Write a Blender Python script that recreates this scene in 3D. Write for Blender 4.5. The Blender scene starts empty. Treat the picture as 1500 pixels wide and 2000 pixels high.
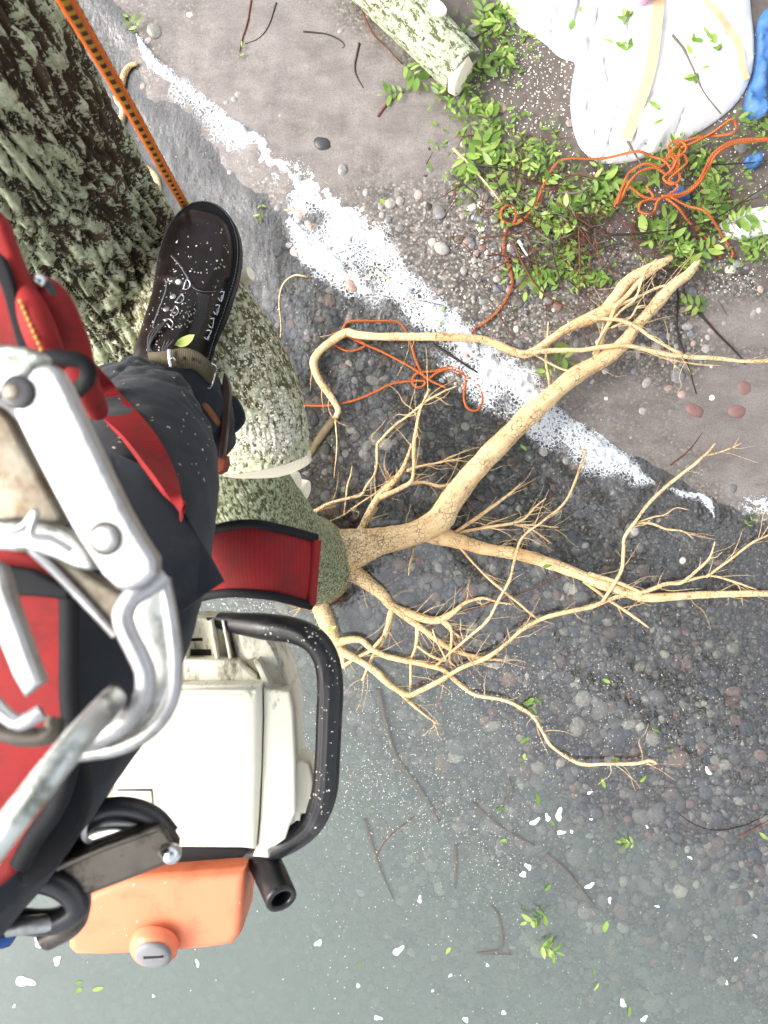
import bpy, bmesh, math, random
import numpy as np
from mathutils import Vector, Matrix
rnd = random.Random(7)
rng = np.random.default_rng(7)
R = math.radians
S = bpy.context.scene
COL = S.collection

# ------------------------------------------------------------------ camera, sky, sun, exposure
FPX, HCAM = 1617.0, 2.75            # focal length in pixels of the 1500x2000 photograph, camera height over the water
cam = bpy.data.objects.new('camera', bpy.data.cameras.new('camera'))
COL.objects.link(cam)
cam.location = (0, 0, HCAM)         # looks straight down, top of the picture = +Y
cam.data.sensor_fit = 'HORIZONTAL'
cam.data.sensor_width = 36.0
cam.data.lens = FPX / 1500 * 36.0
cam.data.clip_start, cam.data.clip_end = 0.02, 500
cam.data.dof.use_dof = True
cam.data.dof.focus_distance = 1.9
cam.data.dof.aperture_fstop = 15.0
S.camera = cam

SUN_EL, SUN_AZ = 41.0, 268.0        # azimuth clockwise from +Y
world = bpy.data.worlds.new('World'); S.world = world; world.use_nodes = True
wn = world.node_tree
sky = wn.nodes.new('ShaderNodeTexSky'); sky.sky_type = 'NISHITA'; sky.sun_disc = False
sky.sun_elevation = R(SUN_EL); sky.sun_rotation = R(SUN_AZ)
sky.air_density, sky.dust_density, sky.ozone_density = 1.4, 6.0, 1.0
hs = wn.nodes.new('ShaderNodeHueSaturation'); hs.inputs['Saturation'].default_value = 0.28
wn.links.new(sky.outputs[0], hs.inputs['Color'])
wn.links.new(hs.outputs[0], wn.nodes['Background'].inputs['Color'])
wn.nodes['Background'].inputs['Strength'].default_value = 0.15
sl = bpy.data.lights.new('sun', 'SUN'); sl.energy = 0.6; sl.angle = R(28); sl.color = (1, 0.97, 0.92)
so = bpy.data.objects.new('sun', sl); COL.objects.link(so)
_e, _a = R(SUN_EL), R(SUN_AZ)
sdir = Vector((math.sin(_a) * math.cos(_e), math.cos(_a) * math.cos(_e), math.sin(_e)))
so.rotation_euler = sdir.to_track_quat('Z', 'Y').to_euler()
so.location = sdir * 8
S.view_settings.view_transform = 'Standard'; S.view_settings.look = 'None'
S.view_settings.exposure = 1.42; S.view_settings.gamma = 1.0
S.cycles.max_bounces = 4; S.cycles.diffuse_bounces = 2; S.cycles.glossy_bounces = 3; S.cycles.transparent_max_bounces = 14
S.cycles.use_adaptive_sampling = True; S.cycles.adaptive_threshold = .03
S.cycles.caustics_reflective = False; S.cycles.caustics_refractive = False

# ------------------------------------------------------------------ helpers
def P(px, py, d):                   # a pixel of the photograph at a distance below the camera -> point
    return Vector(((px - 750) / FPX * d, (1000 - py) / FPX * d, HCAM - d))
def PZ(px, py, z): return P(px, py, HCAM - z)

_perm = np.random.default_rng(3).permutation(4096)
_grad = np.random.default_rng(4).normal(size=(4096, 3)); _grad /= np.linalg.norm(_grad, axis=1)[:, None]
def noise(p, seed=0):               # gradient noise, p (...,3) -> about -1..1
    p = np.asarray(p, float) + seed * 17.31
    i = np.floor(p).astype(int); f = p - i
    w = f * f * f * (f * (f * 6 - 15) + 10)
    r = 0
    for dx in (0, 1):
        for dy in (0, 1):
            for dz in (0, 1):
                h = _perm[(_perm[(_perm[(i[..., 0] + dx) & 4095] + i[..., 1] + dy) & 4095] + i[..., 2] + dz) & 4095]
                g = _grad[h]
                dt = g[..., 0] * (f[..., 0] - dx) + g[..., 1] * (f[..., 1] - dy) + g[..., 2] * (f[..., 2] - dz)
                r = r + dt * (w[..., 0] if dx else 1 - w[..., 0]) * (w[..., 1] if dy else 1 - w[..., 1]) * (w[..., 2] if dz else 1 - w[..., 2])
    return r * 1.6
def fbm(p, o=4, seed=0):
    p = np.asarray(p, float); r, a = 0, 1.0
    for k in range(o): r = r + a * noise(p * 2 ** k, seed + k); a *= .5
    return r
def n2(x, y, s, seed=0, o=3):
    return fbm(np.stack([np.asarray(x) * s, np.asarray(y) * s, np.full_like(np.asarray(x, float), .37 + seed)], -1), o, seed)
def sstep(a, b, x):
    t = np.clip((x - a) / (b - a), 0, 1); return t * t * (3 - 2 * t)

def mesh(name, V, Fc, mat, parent=None, smooth=True, uv=None, attr=None, cattr=None):
    m = bpy.data.meshes.new(name)
    V = np.asarray(V, float)
    m.from_pydata(V.tolist(), [], Fc if isinstance(Fc, list) else np.asarray(Fc).tolist())
    if smooth: m.polygons.foreach_set('use_smooth', np.ones(len(m.polygons), bool))
    if uv is not None:
        l = m.uv_layers.new(name='UVMap'); idx = np.zeros(len(m.loops), int); m.loops.foreach_get('vertex_index', idx)
        l.data.foreach_set('uv', np.asarray(uv, float)[idx].ravel())
    for k, a in (attr or {}).items():
        at = m.attributes.new(k, 'FLOAT', 'POINT'); at.data.foreach_set('value', np.asarray(a, float).ravel())
    for k, a in (cattr or {}).items():
        at = m.attributes.new(k, 'FLOAT_COLOR', 'POINT')
        c = np.ones((len(V), 4)); c[:, :3] = a; at.data.foreach_set('color', c.ravel())
    m.update()
    return obj(name, m, mat, parent)
def obj(name, me, mat, parent=None):
    o = bpy.data.objects.new(name, me); COL.objects.link(o)
    if mat is not None and not me.materials: me.materials.append(mat)
    if parent is not None: o.parent = parent
    return o
def copy(o, parent=None, loc=None):
    c = o.copy(); COL.objects.link(c); c.parent = parent
    if loc is not None: c.location = loc
    return c
def tag(o, label=None, cat=None, group=None, kind=None):
    for k, v in (('label', label), ('category', cat), ('group', group), ('kind', kind)):
        if v: o[k] = v
    return o
def thing(name, label, cat, loc=(0, 0, 0), group=None):
    o = bpy.data.objects.new(name, None); COL.objects.link(o); o.location = loc; o.empty_display_size = .05
    return tag(o, label, cat, group)
def put(o, parent):                 # parent while keeping world coordinates of a mesh written in world space
    o.parent = parent; o.matrix_parent_inverse = Matrix.Translation(parent.location).inverted(); return o

def spline(pts, n):                 # Catmull-Rom through rows of any width, n samples
    p = np.asarray(pts, float)
    if len(p) == 2: t = np.linspace(0, 1, n)[:, None]; return p[0] * (1 - t) + p[1] * t
    e = np.vstack([2 * p[0] - p[1], p, 2 * p[-1] - p[-2]])
    L = np.r_[0, np.cumsum(np.linalg.norm(np.diff(p[:, :3], axis=0), axis=1) + 1e-9)]
    s = np.linspace(0, L[-1], n); k = np.clip(np.searchsorted(L, s, side='right') - 1, 0, len(p) - 2)
    t = ((s - L[k]) / (L[k + 1] - L[k]))[:, None]
    a, b, c, d = e[k], e[k + 1], e[k + 2], e[k + 3]
    return .5 * (2 * b + (c - a) * t + (2 * a - 5 * b + 4 * c - d) * t ** 2 + (3 * b - a - 3 * c + d) * t ** 3)
def frames(c):
    T = np.gradient(c, axis=0); T /= np.linalg.norm(T, axis=1)[:, None] + 1e-12
    N = np.zeros_like(T); a = np.array([0, 0, 1.]) if abs(T[0][2]) < .9 else np.array([0, 1., 0])
    v = a - T[0] * a.dot(T[0]); N[0] = v / np.linalg.norm(v)
    for i in range(1, len(T)):
        v = N[i - 1] - T[i] * N[i - 1].dot(T[i]); N[i] = v / (np.linalg.norm(v) + 1e-12)
    return T, N, np.cross(T, N)
def tube(c, r, seg=8, cap=True, disp=None, flat=None):
    """c (n,3), r (n,) -> verts, quads, uv (metres round, metres along)"""
    c = np.asarray(c, float); n = len(c); r = np.broadcast_to(np.asarray(r, float), (n,))
    T, N, B = frames(c)
    L = np.r_[0, np.cumsum(np.linalg.norm(np.diff(c, axis=0), axis=1))]
    th = np.linspace(0, 2 * np.pi, seg, endpoint=False)
    D = N[:, None] * np.cos(th)[None, :, None] + B[:, None] * np.sin(th)[None, :, None]
    rr = np.repeat(r[:, None], seg, 1)
    if disp is not None: rr = rr + disp(th[None, :], L[:, None], c[:, None] + D * rr[..., None])
    V = (c[:, None] + D * rr[..., None]).reshape(-1, 3)
    uv = np.stack([np.broadcast_to(th[None, :], rr.shape) * np.mean(r), np.broadcast_to(L[:, None], rr.shape)], -1).reshape(-1, 2)
    i = np.arange(n - 1)[:, None] * seg; j = np.arange(seg)[None, :]; k = (j + 1) % seg
    Fq = np.stack([i + j, i + k, i + seg + k, i + seg + j], -1).reshape(-1, 4).tolist()
    if cap: Fq += [list(range(seg))[::-1], [(n - 1) * seg + q for q in range(seg)]]
    return V, Fq, uv
class MB:                           # collects pieces of ONE mesh
    def __init__(s): s.V, s.F, s.U, s.A, s.n = [], [], [], [], 0
    def add(s, V, Fc, uv=None, a=None):
        V = np.asarray(V, float); s.V.append(V); s.F += [[q + s.n for q in f] for f in (Fc if isinstance(Fc, list) else Fc.tolist())]
        s.U.append(np.zeros((len(V), 2)) if uv is None else uv)
        s.A.append(np.tile(np.asarray(a if a is not None else (1, 1, 1), float), (len(V), 1)) if a is None or np.ndim(a) == 1 else a); s.n += len(V); return s
    def tube(s, pts, r, seg=6, n=None, a=None):
        pts = np.asarray(pts, float); n = n or max(4, len(pts) * 4)
        if np.ndim(r) == 0: q = spline(pts, n); rr = r
        else: q = spline(np.c_[pts, r], n); rr = np.maximum(q[:, 3], 1e-4); q = q[:, :3]
        V, Fq, uv = tube(q, rr, seg); return s.add(V, Fq, uv, a)
    def build(s, name, mat, parent=None, smooth=True, col=False):
        return mesh(name, np.vstack(s.V), s.F, mat, parent, smooth, np.vstack(s.U), cattr={'col': np.vstack(s.A)} if col else None)

# ------------------------------------------------------------------ material helpers
def newmat(name):
    m = bpy.data.materials.new(name); m.use_nodes = True; nt = m.node_tree
    for x in list(nt.nodes): nt.nodes.remove(x)
    out = nt.nodes.new('ShaderNodeOutputMaterial')
    return m, nt, out
def nd(nt, typ, ins=None, **props):
    x = nt.nodes.new('ShaderNode' + typ)
    for k, v in props.items(): setattr(x, k, v)
    for k, v in (ins or {}).items():
        s = x.inputs[k]
        if isinstance(v, bpy.types.NodeSocket): nt.links.new(v, s)
        else:
            if hasattr(s.default_value, '__len__') and not isinstance(v, (int, float)) and len(v) == 3 and len(s.default_value) == 4: v = (*v, 1)
            s.default_value = v
    return x
def ramp(nt, fac, stops, interp='LINEAR'):
    x = nt.nodes.new('ShaderNodeValToRGB'); e = x.color_ramp; e.interpolation = interp
    while len(e.elements) < len(stops): e.elements.new(.5)
    for el, (p, c) in zip(e.elements, stops):
        el.position = p; el.color = (*c, 1) if not np.isscalar(c) else (c, c, c, 1)
    nt.links.new(fac, x.inputs[0]); return x.outputs[0]
def mixc(nt, f, a, b, mode='MIX'):
    x = nt.nodes.new('ShaderNodeMix'); x.data_type = 'RGBA'; x.blend_type = mode
    for k, v in ((0, f), (6, a), (7, b)):
        if isinstance(v, bpy.types.NodeSocket): nt.links.new(v, x.inputs[k])
        else: x.inputs[k].default_value = v if np.isscalar(v) else (*v, 1)
    return x.outputs[2]
def math_(nt, op, a, b=0.0, c=0.0):
    x = nt.nodes.new('ShaderNodeMath'); x.operation = op
    for k, v in enumerate((a, b, c)):
        if isinstance(v, bpy.types.NodeSocket): nt.links.new(v, x.inputs[k])
        else: x.inputs[k].default_value = v
    return x.outputs[0]
def geo(nt): return nt.nodes.new('ShaderNodeNewGeometry').outputs['Position']
def objco(nt): return nt.nodes.new('ShaderNodeTexCoord').outputs['Object']
def uvco(nt): return nt.nodes.new('ShaderNodeTexCoord').outputs['UV']
def scaled(nt, v, s): return nd(nt, 'Mapping', {'Vector': v, 'Scale': s if not np.isscalar(s) else (s, s, s)}).outputs[0]
def tex(nt, v, scale, detail=4, rough=.55, out=0, dist=0.0):
    return nd(nt, 'TexNoise', {'Vector': v, 'Scale': scale, 'Detail': detail, 'Roughness': rough, 'Distortion': dist}).outputs[out]
def bump(nt, h, strength=.5, dist=.002, normal=None):
    i = {'Height': h, 'Strength': strength, 'Distance': dist}
    if normal is not None: i['Normal'] = normal
    return nd(nt, 'Bump', i).outputs[0]
def bsdf(nt, out, color, rough=.6, spec=.4, metal=0.0, normal=None, **kw):
    i = {'Base Color': color, 'Roughness': rough, 'Specular IOR Level': spec, 'Metallic': metal}
    if normal is not None: i['Normal'] = normal
    i.update(kw)
    b = nd(nt, 'BsdfPrincipled', i); nt.links.new(b.outputs[0], out.inputs['Surface']); return b
def att(nt, name, o='Fac'): return nd(nt, 'Attribute', attribute_name=name).outputs[o]

def mat_plain(name, color, rough=.6, spec=.4, metal=0.0, var=.25, scale=60, bump_s=.15, bdist=.001, dirt=None, dirt_s=12, dirt_t=(.52, .68), **kw):
    """one colour with grain, fine relief and optional dirt blotches"""
    m, nt, out = newmat(name); v = objco(nt)
    n = tex(nt, v, scale, 3)
    c = mixc(nt, n, tuple(q * (1 - var) for q in color), tuple(min(q * (1 + var), 1) for q in color))
    if dirt is not None:
        c = mixc(nt, ramp(nt, tex(nt, v, dirt_s, 5, .7), [(dirt_t[0], 0), (dirt_t[1], 1)]), c, dirt)
    r = math_(nt, 'MULTIPLY_ADD', n, .25, rough - .12)
    bsdf(nt, out, c, r, spec, metal, bump(nt, tex(nt, v, scale * 3, 2), bump_s, bdist), **kw)
    return m
# ------------------------------------------------------------------ shore: bed + beach, one sheet
SHP, SHN = np.array([.05, .83]), np.array([.653, .757])     # a point of the waterline, its landward normal
def shore_s(x, y):
    return (x - SHP[0]) * SHN[0] + (y - SHP[1]) * SHN[1] + .05 * np.sin(x * 2.3 + 1.0) - .10 * sstep(.7, 1.3, x)
def bed0(x, y):
    x, y = np.asarray(x, float), np.asarray(y, float); s = shore_s(x, y)
    sc = np.clip(s, -60, 60)
    z = .05 * sc + .008 - .016 * sstep(-.02, -.30, sc) - .12 * np.minimum(np.clip(-sc - .8, 0, None) ** 1.4, 28)
    z = z + .03 * sstep(.75, 1.1, sc) + .02 * np.clip(sc - 3, 0, 40)
    return z
def bed(x, y):
    x, y = np.asarray(x, float), np.asarray(y, float)
    return bed0(x, y) + .010 * n2(x, y, 1.6, 1) + .004 * n2(x, y, 9, 2)
_lx, _ly = np.arange(-2.6, 2.6, .02), np.arange(-3, 3, .02)
_lat = bed(*np.meshgrid(_lx, _ly))
def bed_at(x, y):                   # quick look-up of the same height
    i, j = min(max((y + 3) / .02, 0), len(_ly) - 2), min(max((x + 2.6) / .02, 0), len(_lx) - 2)
    a, b = int(i), int(j); u, w = i - a, j - b
    return float((_lat[a, b] * (1 - w) + _lat[a, b + 1] * w) * (1 - u) + (_lat[a + 1, b] * (1 - w) + _lat[a + 1, b + 1] * w) * u)
def ground_at(px, py, up=0.0):      # pixel -> point on the bed or beach
    z = 0.0
    for _ in range(4):
        p = PZ(px, py, z); z = bed_at(p.x, p.y)
    return PZ(px, py, z + up)
def gx(lo, hi, st, far, k=26):
    c = np.arange(lo, hi + 1e-9, st); g = np.geomspace(st, far, k)
    return np.r_[(lo - np.cumsum(g))[::-1], c, hi + np.cumsum(g)]
xs, ys = gx(-1.55, 1.55, .011, 14), gx(-1.95, 1.95, .011, 14)
X, Y = np.meshgrid(xs, ys)
Z = bed(X, Y)
s_ = shore_s(X, Y)
def pxof(x, y, z=0): d = HCAM - z; return 750 + x * FPX / d, 1000 - y * FPX / d
PX, PY = pxof(X, Y)
def blob(cx, cy, rx, ry, ang=0):
    a = R(ang); u = (PX - cx) * math.cos(a) + (PY - cy) * math.sin(a); v = -(PX - cx) * math.sin(a) + (PY - cy) * math.cos(a)
    return 1 - sstep(.35, 1.35, np.sqrt((u / rx) ** 2 + (v / ry) ** 2) + .16 * n2(X, Y, 5, 5) + .10 * n2(X * .4 + Y * .5, Y * 3 - X * 3, 6, 6))
sand = np.maximum.reduce([blob(660, 170, 330, 140, 42), blob(1470, 830, 190, 170, 30), blob(800, 260, 150, 120, 40), .8 * blob(1440, 640, 110, 70, 20), blob(480, 40, 170, 90, 30), .80 * blob(480, 200, 420, 150, 42), .68 * blob(1230, 820, 260, 120, 40), .85 * blob(330, 330, 220, 240, 45), .6 * blob(560, 480, 130, 110, 45)])
Z = Z + .006 * sand + .004 * (1 - sand) * sstep(-.1, .3, s_) * n2(X, Y, 40, 8)
soil = sstep(.42, .75, s_ + .12 * n2(X, Y, 4, 9)) * (1 - sand)
ny, nx = X.shape
ii = (np.arange(ny - 1)[:, None] * nx + np.arange(nx - 1)[None, :])
GF = np.stack([ii, ii + 1, ii + nx + 1, ii + nx], -1).reshape(-1, 4)

m_bed, nt, out = newmat('wet_shingle_and_sand')
v = geo(nt); vs = scaled(nt, v, (1, 1, .3))
flow = nd(nt, 'Mapping', {'Vector': v, 'Rotation': (0, 0, R(-42)), 'Scale': (2.6, 6.0, 1.0)}).outputs[0]    # streaks down the beach
vor = nd(nt, 'TexVoronoi', {'Vector': vs, 'Scale': 120.0, 'Randomness': 1.0})
gcol = ramp(nt, nd(nt, 'SeparateColor', {'Color': vor.outputs['Color']}).outputs[0],
            [(0, (.065, .062, .058)), (.35, (.13, .12, .11)), (.6, (.19, .175, .158)), (.8, (.25, .20, .17)), (1, (.42, .39, .34))])
grav = mixc(nt, ramp(nt, vor.outputs['Distance'], [(.35, 0), (.8, .7)]), gcol, (.05, .047, .044))
nf = tex(nt, flow, 2.2, 4, .65)
nfi = tex(nt, v, 210, 2, .6)
sandc = mixc(nt, ramp(nt, nf, [(.2, 0), (.7, 1)]), (.145, .124, .114), (.26, .230, .216))
sandc = mixc(nt, ramp(nt, nfi, [(.35, .45), (.55, 0)]), sandc, (.10, .09, .085))
sandc = mixc(nt, ramp(nt, nfi, [(.70, 0), (.76, .7)]), sandc, (.42, .39, .36))
nm = tex(nt, v, 24, 4, .65)
soilc = mixc(nt, nm, (.045, .037, .032), (.17, .14, .122))
sf = ramp(nt, math_(nt, 'ADD', math_(nt, 'MULTIPLY_ADD', nm, .5, math_(nt, 'MULTIPLY', nf, .5)), math_(nt, 'SUBTRACT', att(nt, 'sand'), .5)), [(.15, 0), (.85, 1)])
of = ramp(nt, math_(nt, 'MULTIPLY_ADD', nm, .8, math_(nt, 'SUBTRACT', att(nt, 'soil'), .4)), [(.3, 0), (.6, 1)])
c = mixc(nt, of, grav, soilc); c = mixc(nt, sf, c, sandc)
rg = math_(nt, 'MULTIPLY_ADD', of, .3, .27)
hgt = math_(nt, 'ADD', math_(nt, 'MULTIPLY', tex(nt, flow, 9.0, 3, .7), 1.0), math_(nt, 'MULTIPLY', nfi, .35))
bsdf(nt, out, c, rg, .5, 0, bump(nt, hgt, .45, .004))
shore = mesh('beach', np.stack([X, Y, Z], -1).reshape(-1, 3), GF, m_bed, attr={'sand': sand, 'soil': soil})
tag(shore, kind='structure')

# pebbles: the largest 300 one by one, the rest as one mass
def ico(sub=1):
    bm = bmesh.new(); bmesh.ops.create_icosphere(bm, subdivisions=sub, radius=1)
    V = np.array([q.co[:] for q in bm.verts]); Fc = np.array([[w.index for w in f.verts] for f in bm.faces]); bm.free(); return V, Fc
IV, IF = ico(2); IV1, IF1 = ico(1)
def stone_mesh(k):
    g = np.random.default_rng(k); V = IV * (1, g.uniform(.62, .95), g.uniform(.26, .42))
    V = V * (1 + .16 * noise(IV * 1.4, k)[:, None]); V[:, 2] = np.sign(V[:, 2]) * np.abs(V[:, 2]) ** 1.15
    return V
SV = [stone_mesh(k) for k in range(8)]
tones = 2.5 * np.array([(.085, .085, .088), (.12, .115, .112), (.16, .15, .14), (.10, .095, .085), (.18, .125, .105), (.24, .225, .19), (.07, .075, .085), (.14, .11, .10), (.33, .31, .26)])
tw = np.array([.2, .2, .15, .14, .09, .07, .08, .05, .02])
m_peb, nt, out = newmat('wet_pebble')
v = objco(nt); n = tex(nt, geo(nt), 130, 3, .65)
base = mixc(nt, 1.0, att(nt, 'col', 'Color'), ramp(nt, n, [(.28, .6), (.72, 1.25)]), 'MULTIPLY')
bsdf(nt, out, base, .38, .45)
def bump2(px, py, a, b, sa, sb): return math.exp(-((px - a) / sa) ** 2 - ((py - b) / sb) ** 2)
def density(px, py):                # where stones lie 0..1, and how large
    p = PZ(px, py, 0); s = (p.x - .05) * .653 + (p.y - .83) * .757
    if s > .85: return .03, 1
    if s > .05:
        return .05 + .9 * bump2(px, py, 955, 480, 75, 110) + .6 * bump2(px, py, 1290, 670, 100, 70) + .35 * bump2(px, py, 1150, 700, 90, 60) + .12 * bump2(px, py, 860, 380, 90, 80), .85
    q = sstep(.10, -.45, s) * 1.0
    return .15 + .85 * q if px > 520 or py > 520 else .12 + .10 * q, .55 + .45 * q
cand = []
while len(cand) < 15000:
    px, py = rnd.uniform(-60, 1560), rnd.uniform(-40, 2060)
    dn, sz = density(px, py)
    if rnd.random() > dn: continue
    g = rnd.random(); L = .0045 + .0095 * rnd.random() + (.012 * rnd.random() if g > .6 else 0) + (.018 * rnd.random() ** 2 if g > .92 else 0); L *= sz
    if py > 1350: L *= 1.15
    cand.append((L, px, py))
cand.sort(reverse=True)
big = [q for q in cand if 0 < q[1] < 1500 and 0 < q[2] < 2000][:300]
bigset = set(big)
smc = {}
for i, (L, px, py) in enumerate(big):
    k, t = i % 8, int(rng.choice(9, p=tw))
    if (k, t) not in smc:
        smc[(k, t)] = mesh('pebble', SV[k], IF, m_peb, None, cattr={'col': np.tile(tones[t], (len(IV), 1))}); o = smc[(k, t)]
    else: o = copy(smc[(k, t)])
    p = ground_at(px, py); o.parent = shore
    o.location = p + Vector((0, 0, L * .08)); o.scale = (L, L, L); o.rotation_euler = (rnd.uniform(-.2, .2), rnd.uniform(-.2, .2), rnd.uniform(0, 6.28))
V_, F_, C_, nv = [], [], [], 0
tch = rng.choice(9, p=tw, size=len(cand))
for i, q in enumerate([q for q in cand if q not in bigset]):
    L, px, py = q; p = ground_at(px, py); a = rnd.uniform(0, 6.28); ca, sa = math.cos(a) * L, math.sin(a) * L
    B, Fb = (SV[i % 8], IF) if L > .011 else (IV1 * (1, .55 + .4 * rnd.random(), .28 + .2 * rnd.random()), IF1)
    V_.append(np.c_[B[:, 0] * ca - B[:, 1] * sa + p.x, B[:, 0] * sa + B[:, 1] * ca + p.y, B[:, 2] * L + p.z + L * .12]); F_.append(Fb + nv); nv += len(B)
    C_.append(np.tile(tones[tch[i]] * rnd.uniform(.75, 1.2), (len(B), 1)))
tag(mesh('pebble_bed', np.vstack(V_), np.vstack(F_), m_peb, shore, cattr={'col': np.vstack(C_)}), kind='stuff')

# ------------------------------------------------------------------ water: rippled closed body, its murk added below as flat sheets
wx, wy = gx(-1.6, 1.6, .02, 12, 24), gx(-2.0, 2.0, .02, 12, 24)
WX, WY = np.meshgrid(wx, wy); ws = shore_s(WX, WY)
amp = .0004 + .006 * np.exp(-((ws + .25) / .35) ** 2)
al = WX * SHN[0] + WY * SHN[1]; ac = WX * SHN[1] - WY * SHN[0]
WZ = amp * (fbm(np.stack([al * 9, ac * 4, 0 * al], -1), 3, 21)) + .0010 * n2(WX, WY, 5, 22) * np.exp(-np.abs(ws) * .9)
WZ = WZ + .012 * np.exp(-((ws + .03) / .07) ** 2)
ny, nx = WX.shape; nW = ny * nx
TOP = np.stack([WX, WY, WZ], -1).reshape(-1, 3); BOT = TOP.copy(); BOT[:, 2] = -9
ii = (np.arange(ny - 1)[:, None] * nx + np.arange(nx - 1)[None, :])
WF = np.stack([ii, ii + 1, ii + nx + 1, ii + nx], -1).reshape(-1, 4).tolist()
rim = list(range(nx)) + [k * nx + nx - 1 for k in range(1, ny)] + [(ny - 1) * nx + k for k in range(nx - 2, -1, -1)] + [k * nx for k in range(ny - 2, 0, -1)]
rb = [nW + k for k in range(len(rim))]
for k in range(len(rim)):
    k2 = (k + 1) % len(rim); WF.append([rim[k2], rim[k], rb[k], rb[k2]])
WF.append(rb[::-1])
m_wat, nt, out = newmat('lake_water')
v = geo(nt)
sw = math_(nt, 'ABSOLUTE', math_(nt, 'ADD', nd(nt, 'VectorMath', {0: v, 1: (SHN[0], SHN[1], 0)}, operation='DOT_PRODUCT').outputs['Value'], -float(SHP @ SHN)))
far_ = ramp(nt, sw, [(.0, 1.0), (.50, .30), (.85, .05)])
rip = math_(nt, 'MULTIPLY', tex(nt, nd(nt, 'Mapping', {'Vector': v, 'Rotation': (0, 0, R(-49)), 'Scale': (34, 20, 1)}).outputs[0], 1.0, 3, .6), far_)
nrm = bump(nt, rip, .28, .02)
fr = nd(nt, 'Fresnel', {'IOR': 1.36, 'Normal': nrm})
gl = nd(nt, 'BsdfGlossy', {'Color': (1, 1, 1), 'Roughness': .03, 'Normal': nrm})
tr = nd(nt, 'BsdfTransparent', {'Color': (.97, .985, .98)})
mx = nd(nt, 'MixShader', {0: math_(nt, 'MULTIPLY', fr.outputs[0], 5.2), 1: tr.outputs[0], 2: gl.outputs[0]})
nt.links.new(mx.outputs[0], out.inputs['Surface'])
water = mesh('water', np.vstack([TOP, BOT[rim]]), WF, m_wat); tag(water, kind='structure')

# silt haze: stacked half-clear tinted sheets stand in for the murk, denser with depth
m_silt, nt, out = newmat('silt_haze_sheets'); v = geo(nt)
df = nd(nt, 'BsdfDiffuse', {'Color': (.64, .76, .66)}); tr = nd(nt, 'BsdfTransparent')
fc = .27
mx = nd(nt, 'MixShader', {0: fc, 1: tr.outputs[0], 2: df.outputs[0]}); nt.links.new(mx.outputs[0], out.inputs['Surface'])
V_, F_ = [], []
for k, z in enumerate((-.06, -.11, -.16, -.22, -.29)):
    V_ += [(-30, -30, z), (30, -30, z), (30, 30, z), (-30, 30, z)]; F_.append([4 * k, 4 * k + 1, 4 * k + 2, 4 * k + 3])
tag(mesh('silt_haze_sheets', V_, F_, m_silt), 'flat sheets standing in for grey green silt haze in the deeper lake water', 'silt', kind='stuff')

# ------------------------------------------------------------------ foam of the small breaking wave
m_foam, nt, out = newmat('foam')
bsdf(nt, out, (.74, .78, .82), .6, .3)
m_film, nt, out = newmat('foam_film'); v = geo(nt)
wp = nd(nt, 'VectorMath', {0: v, 1: nd(nt, 'VectorMath', {0: nd(nt, 'TexNoise', {'Vector': v, 'Scale': 38.0, 'Detail': 3.0}).outputs['Color'], 1: (.030, .030, 0)}, operation='MULTIPLY').outputs[0]}, operation='ADD').outputs[0]
wp = scaled(nt, wp, (1, 1, .05))
e1 = nd(nt, 'TexVoronoi', {'Vector': wp, 'Scale': 85.0}, feature='DISTANCE_TO_EDGE').outputs['Distance']
e2 = nd(nt, 'TexVoronoi', {'Vector': wp, 'Scale': 210.0}, feature='DISTANCE_TO_EDGE').outputs['Distance']
net = math_(nt, 'ADD', ramp(nt, e1, [(0, .62), (.30, 0)]), ramp(nt, e2, [(0, .42), (.30, 0)]))
al = math_(nt, 'ADD', math_(nt, 'MULTIPLY', net, 1.0), math_(nt, 'ADD', att(nt, 'dens'), math_(nt, 'MULTIPLY', math_(nt, 'SUBTRACT', tex(nt, v, 300, 2, .7), .5), .45)))
af = ramp(nt, al, [(.55, 0), (1.5, .82)])
df = nd(nt, 'BsdfDiffuse', {'Color': (.78, .82, .86)}); tr = nd(nt, 'BsdfTransparent')
nt.links.new(nd(nt, 'MixShader', {0: af, 1: tr.outputs[0], 2: df.outputs[0]}).outputs[0], out.inputs['Surface'])
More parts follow.
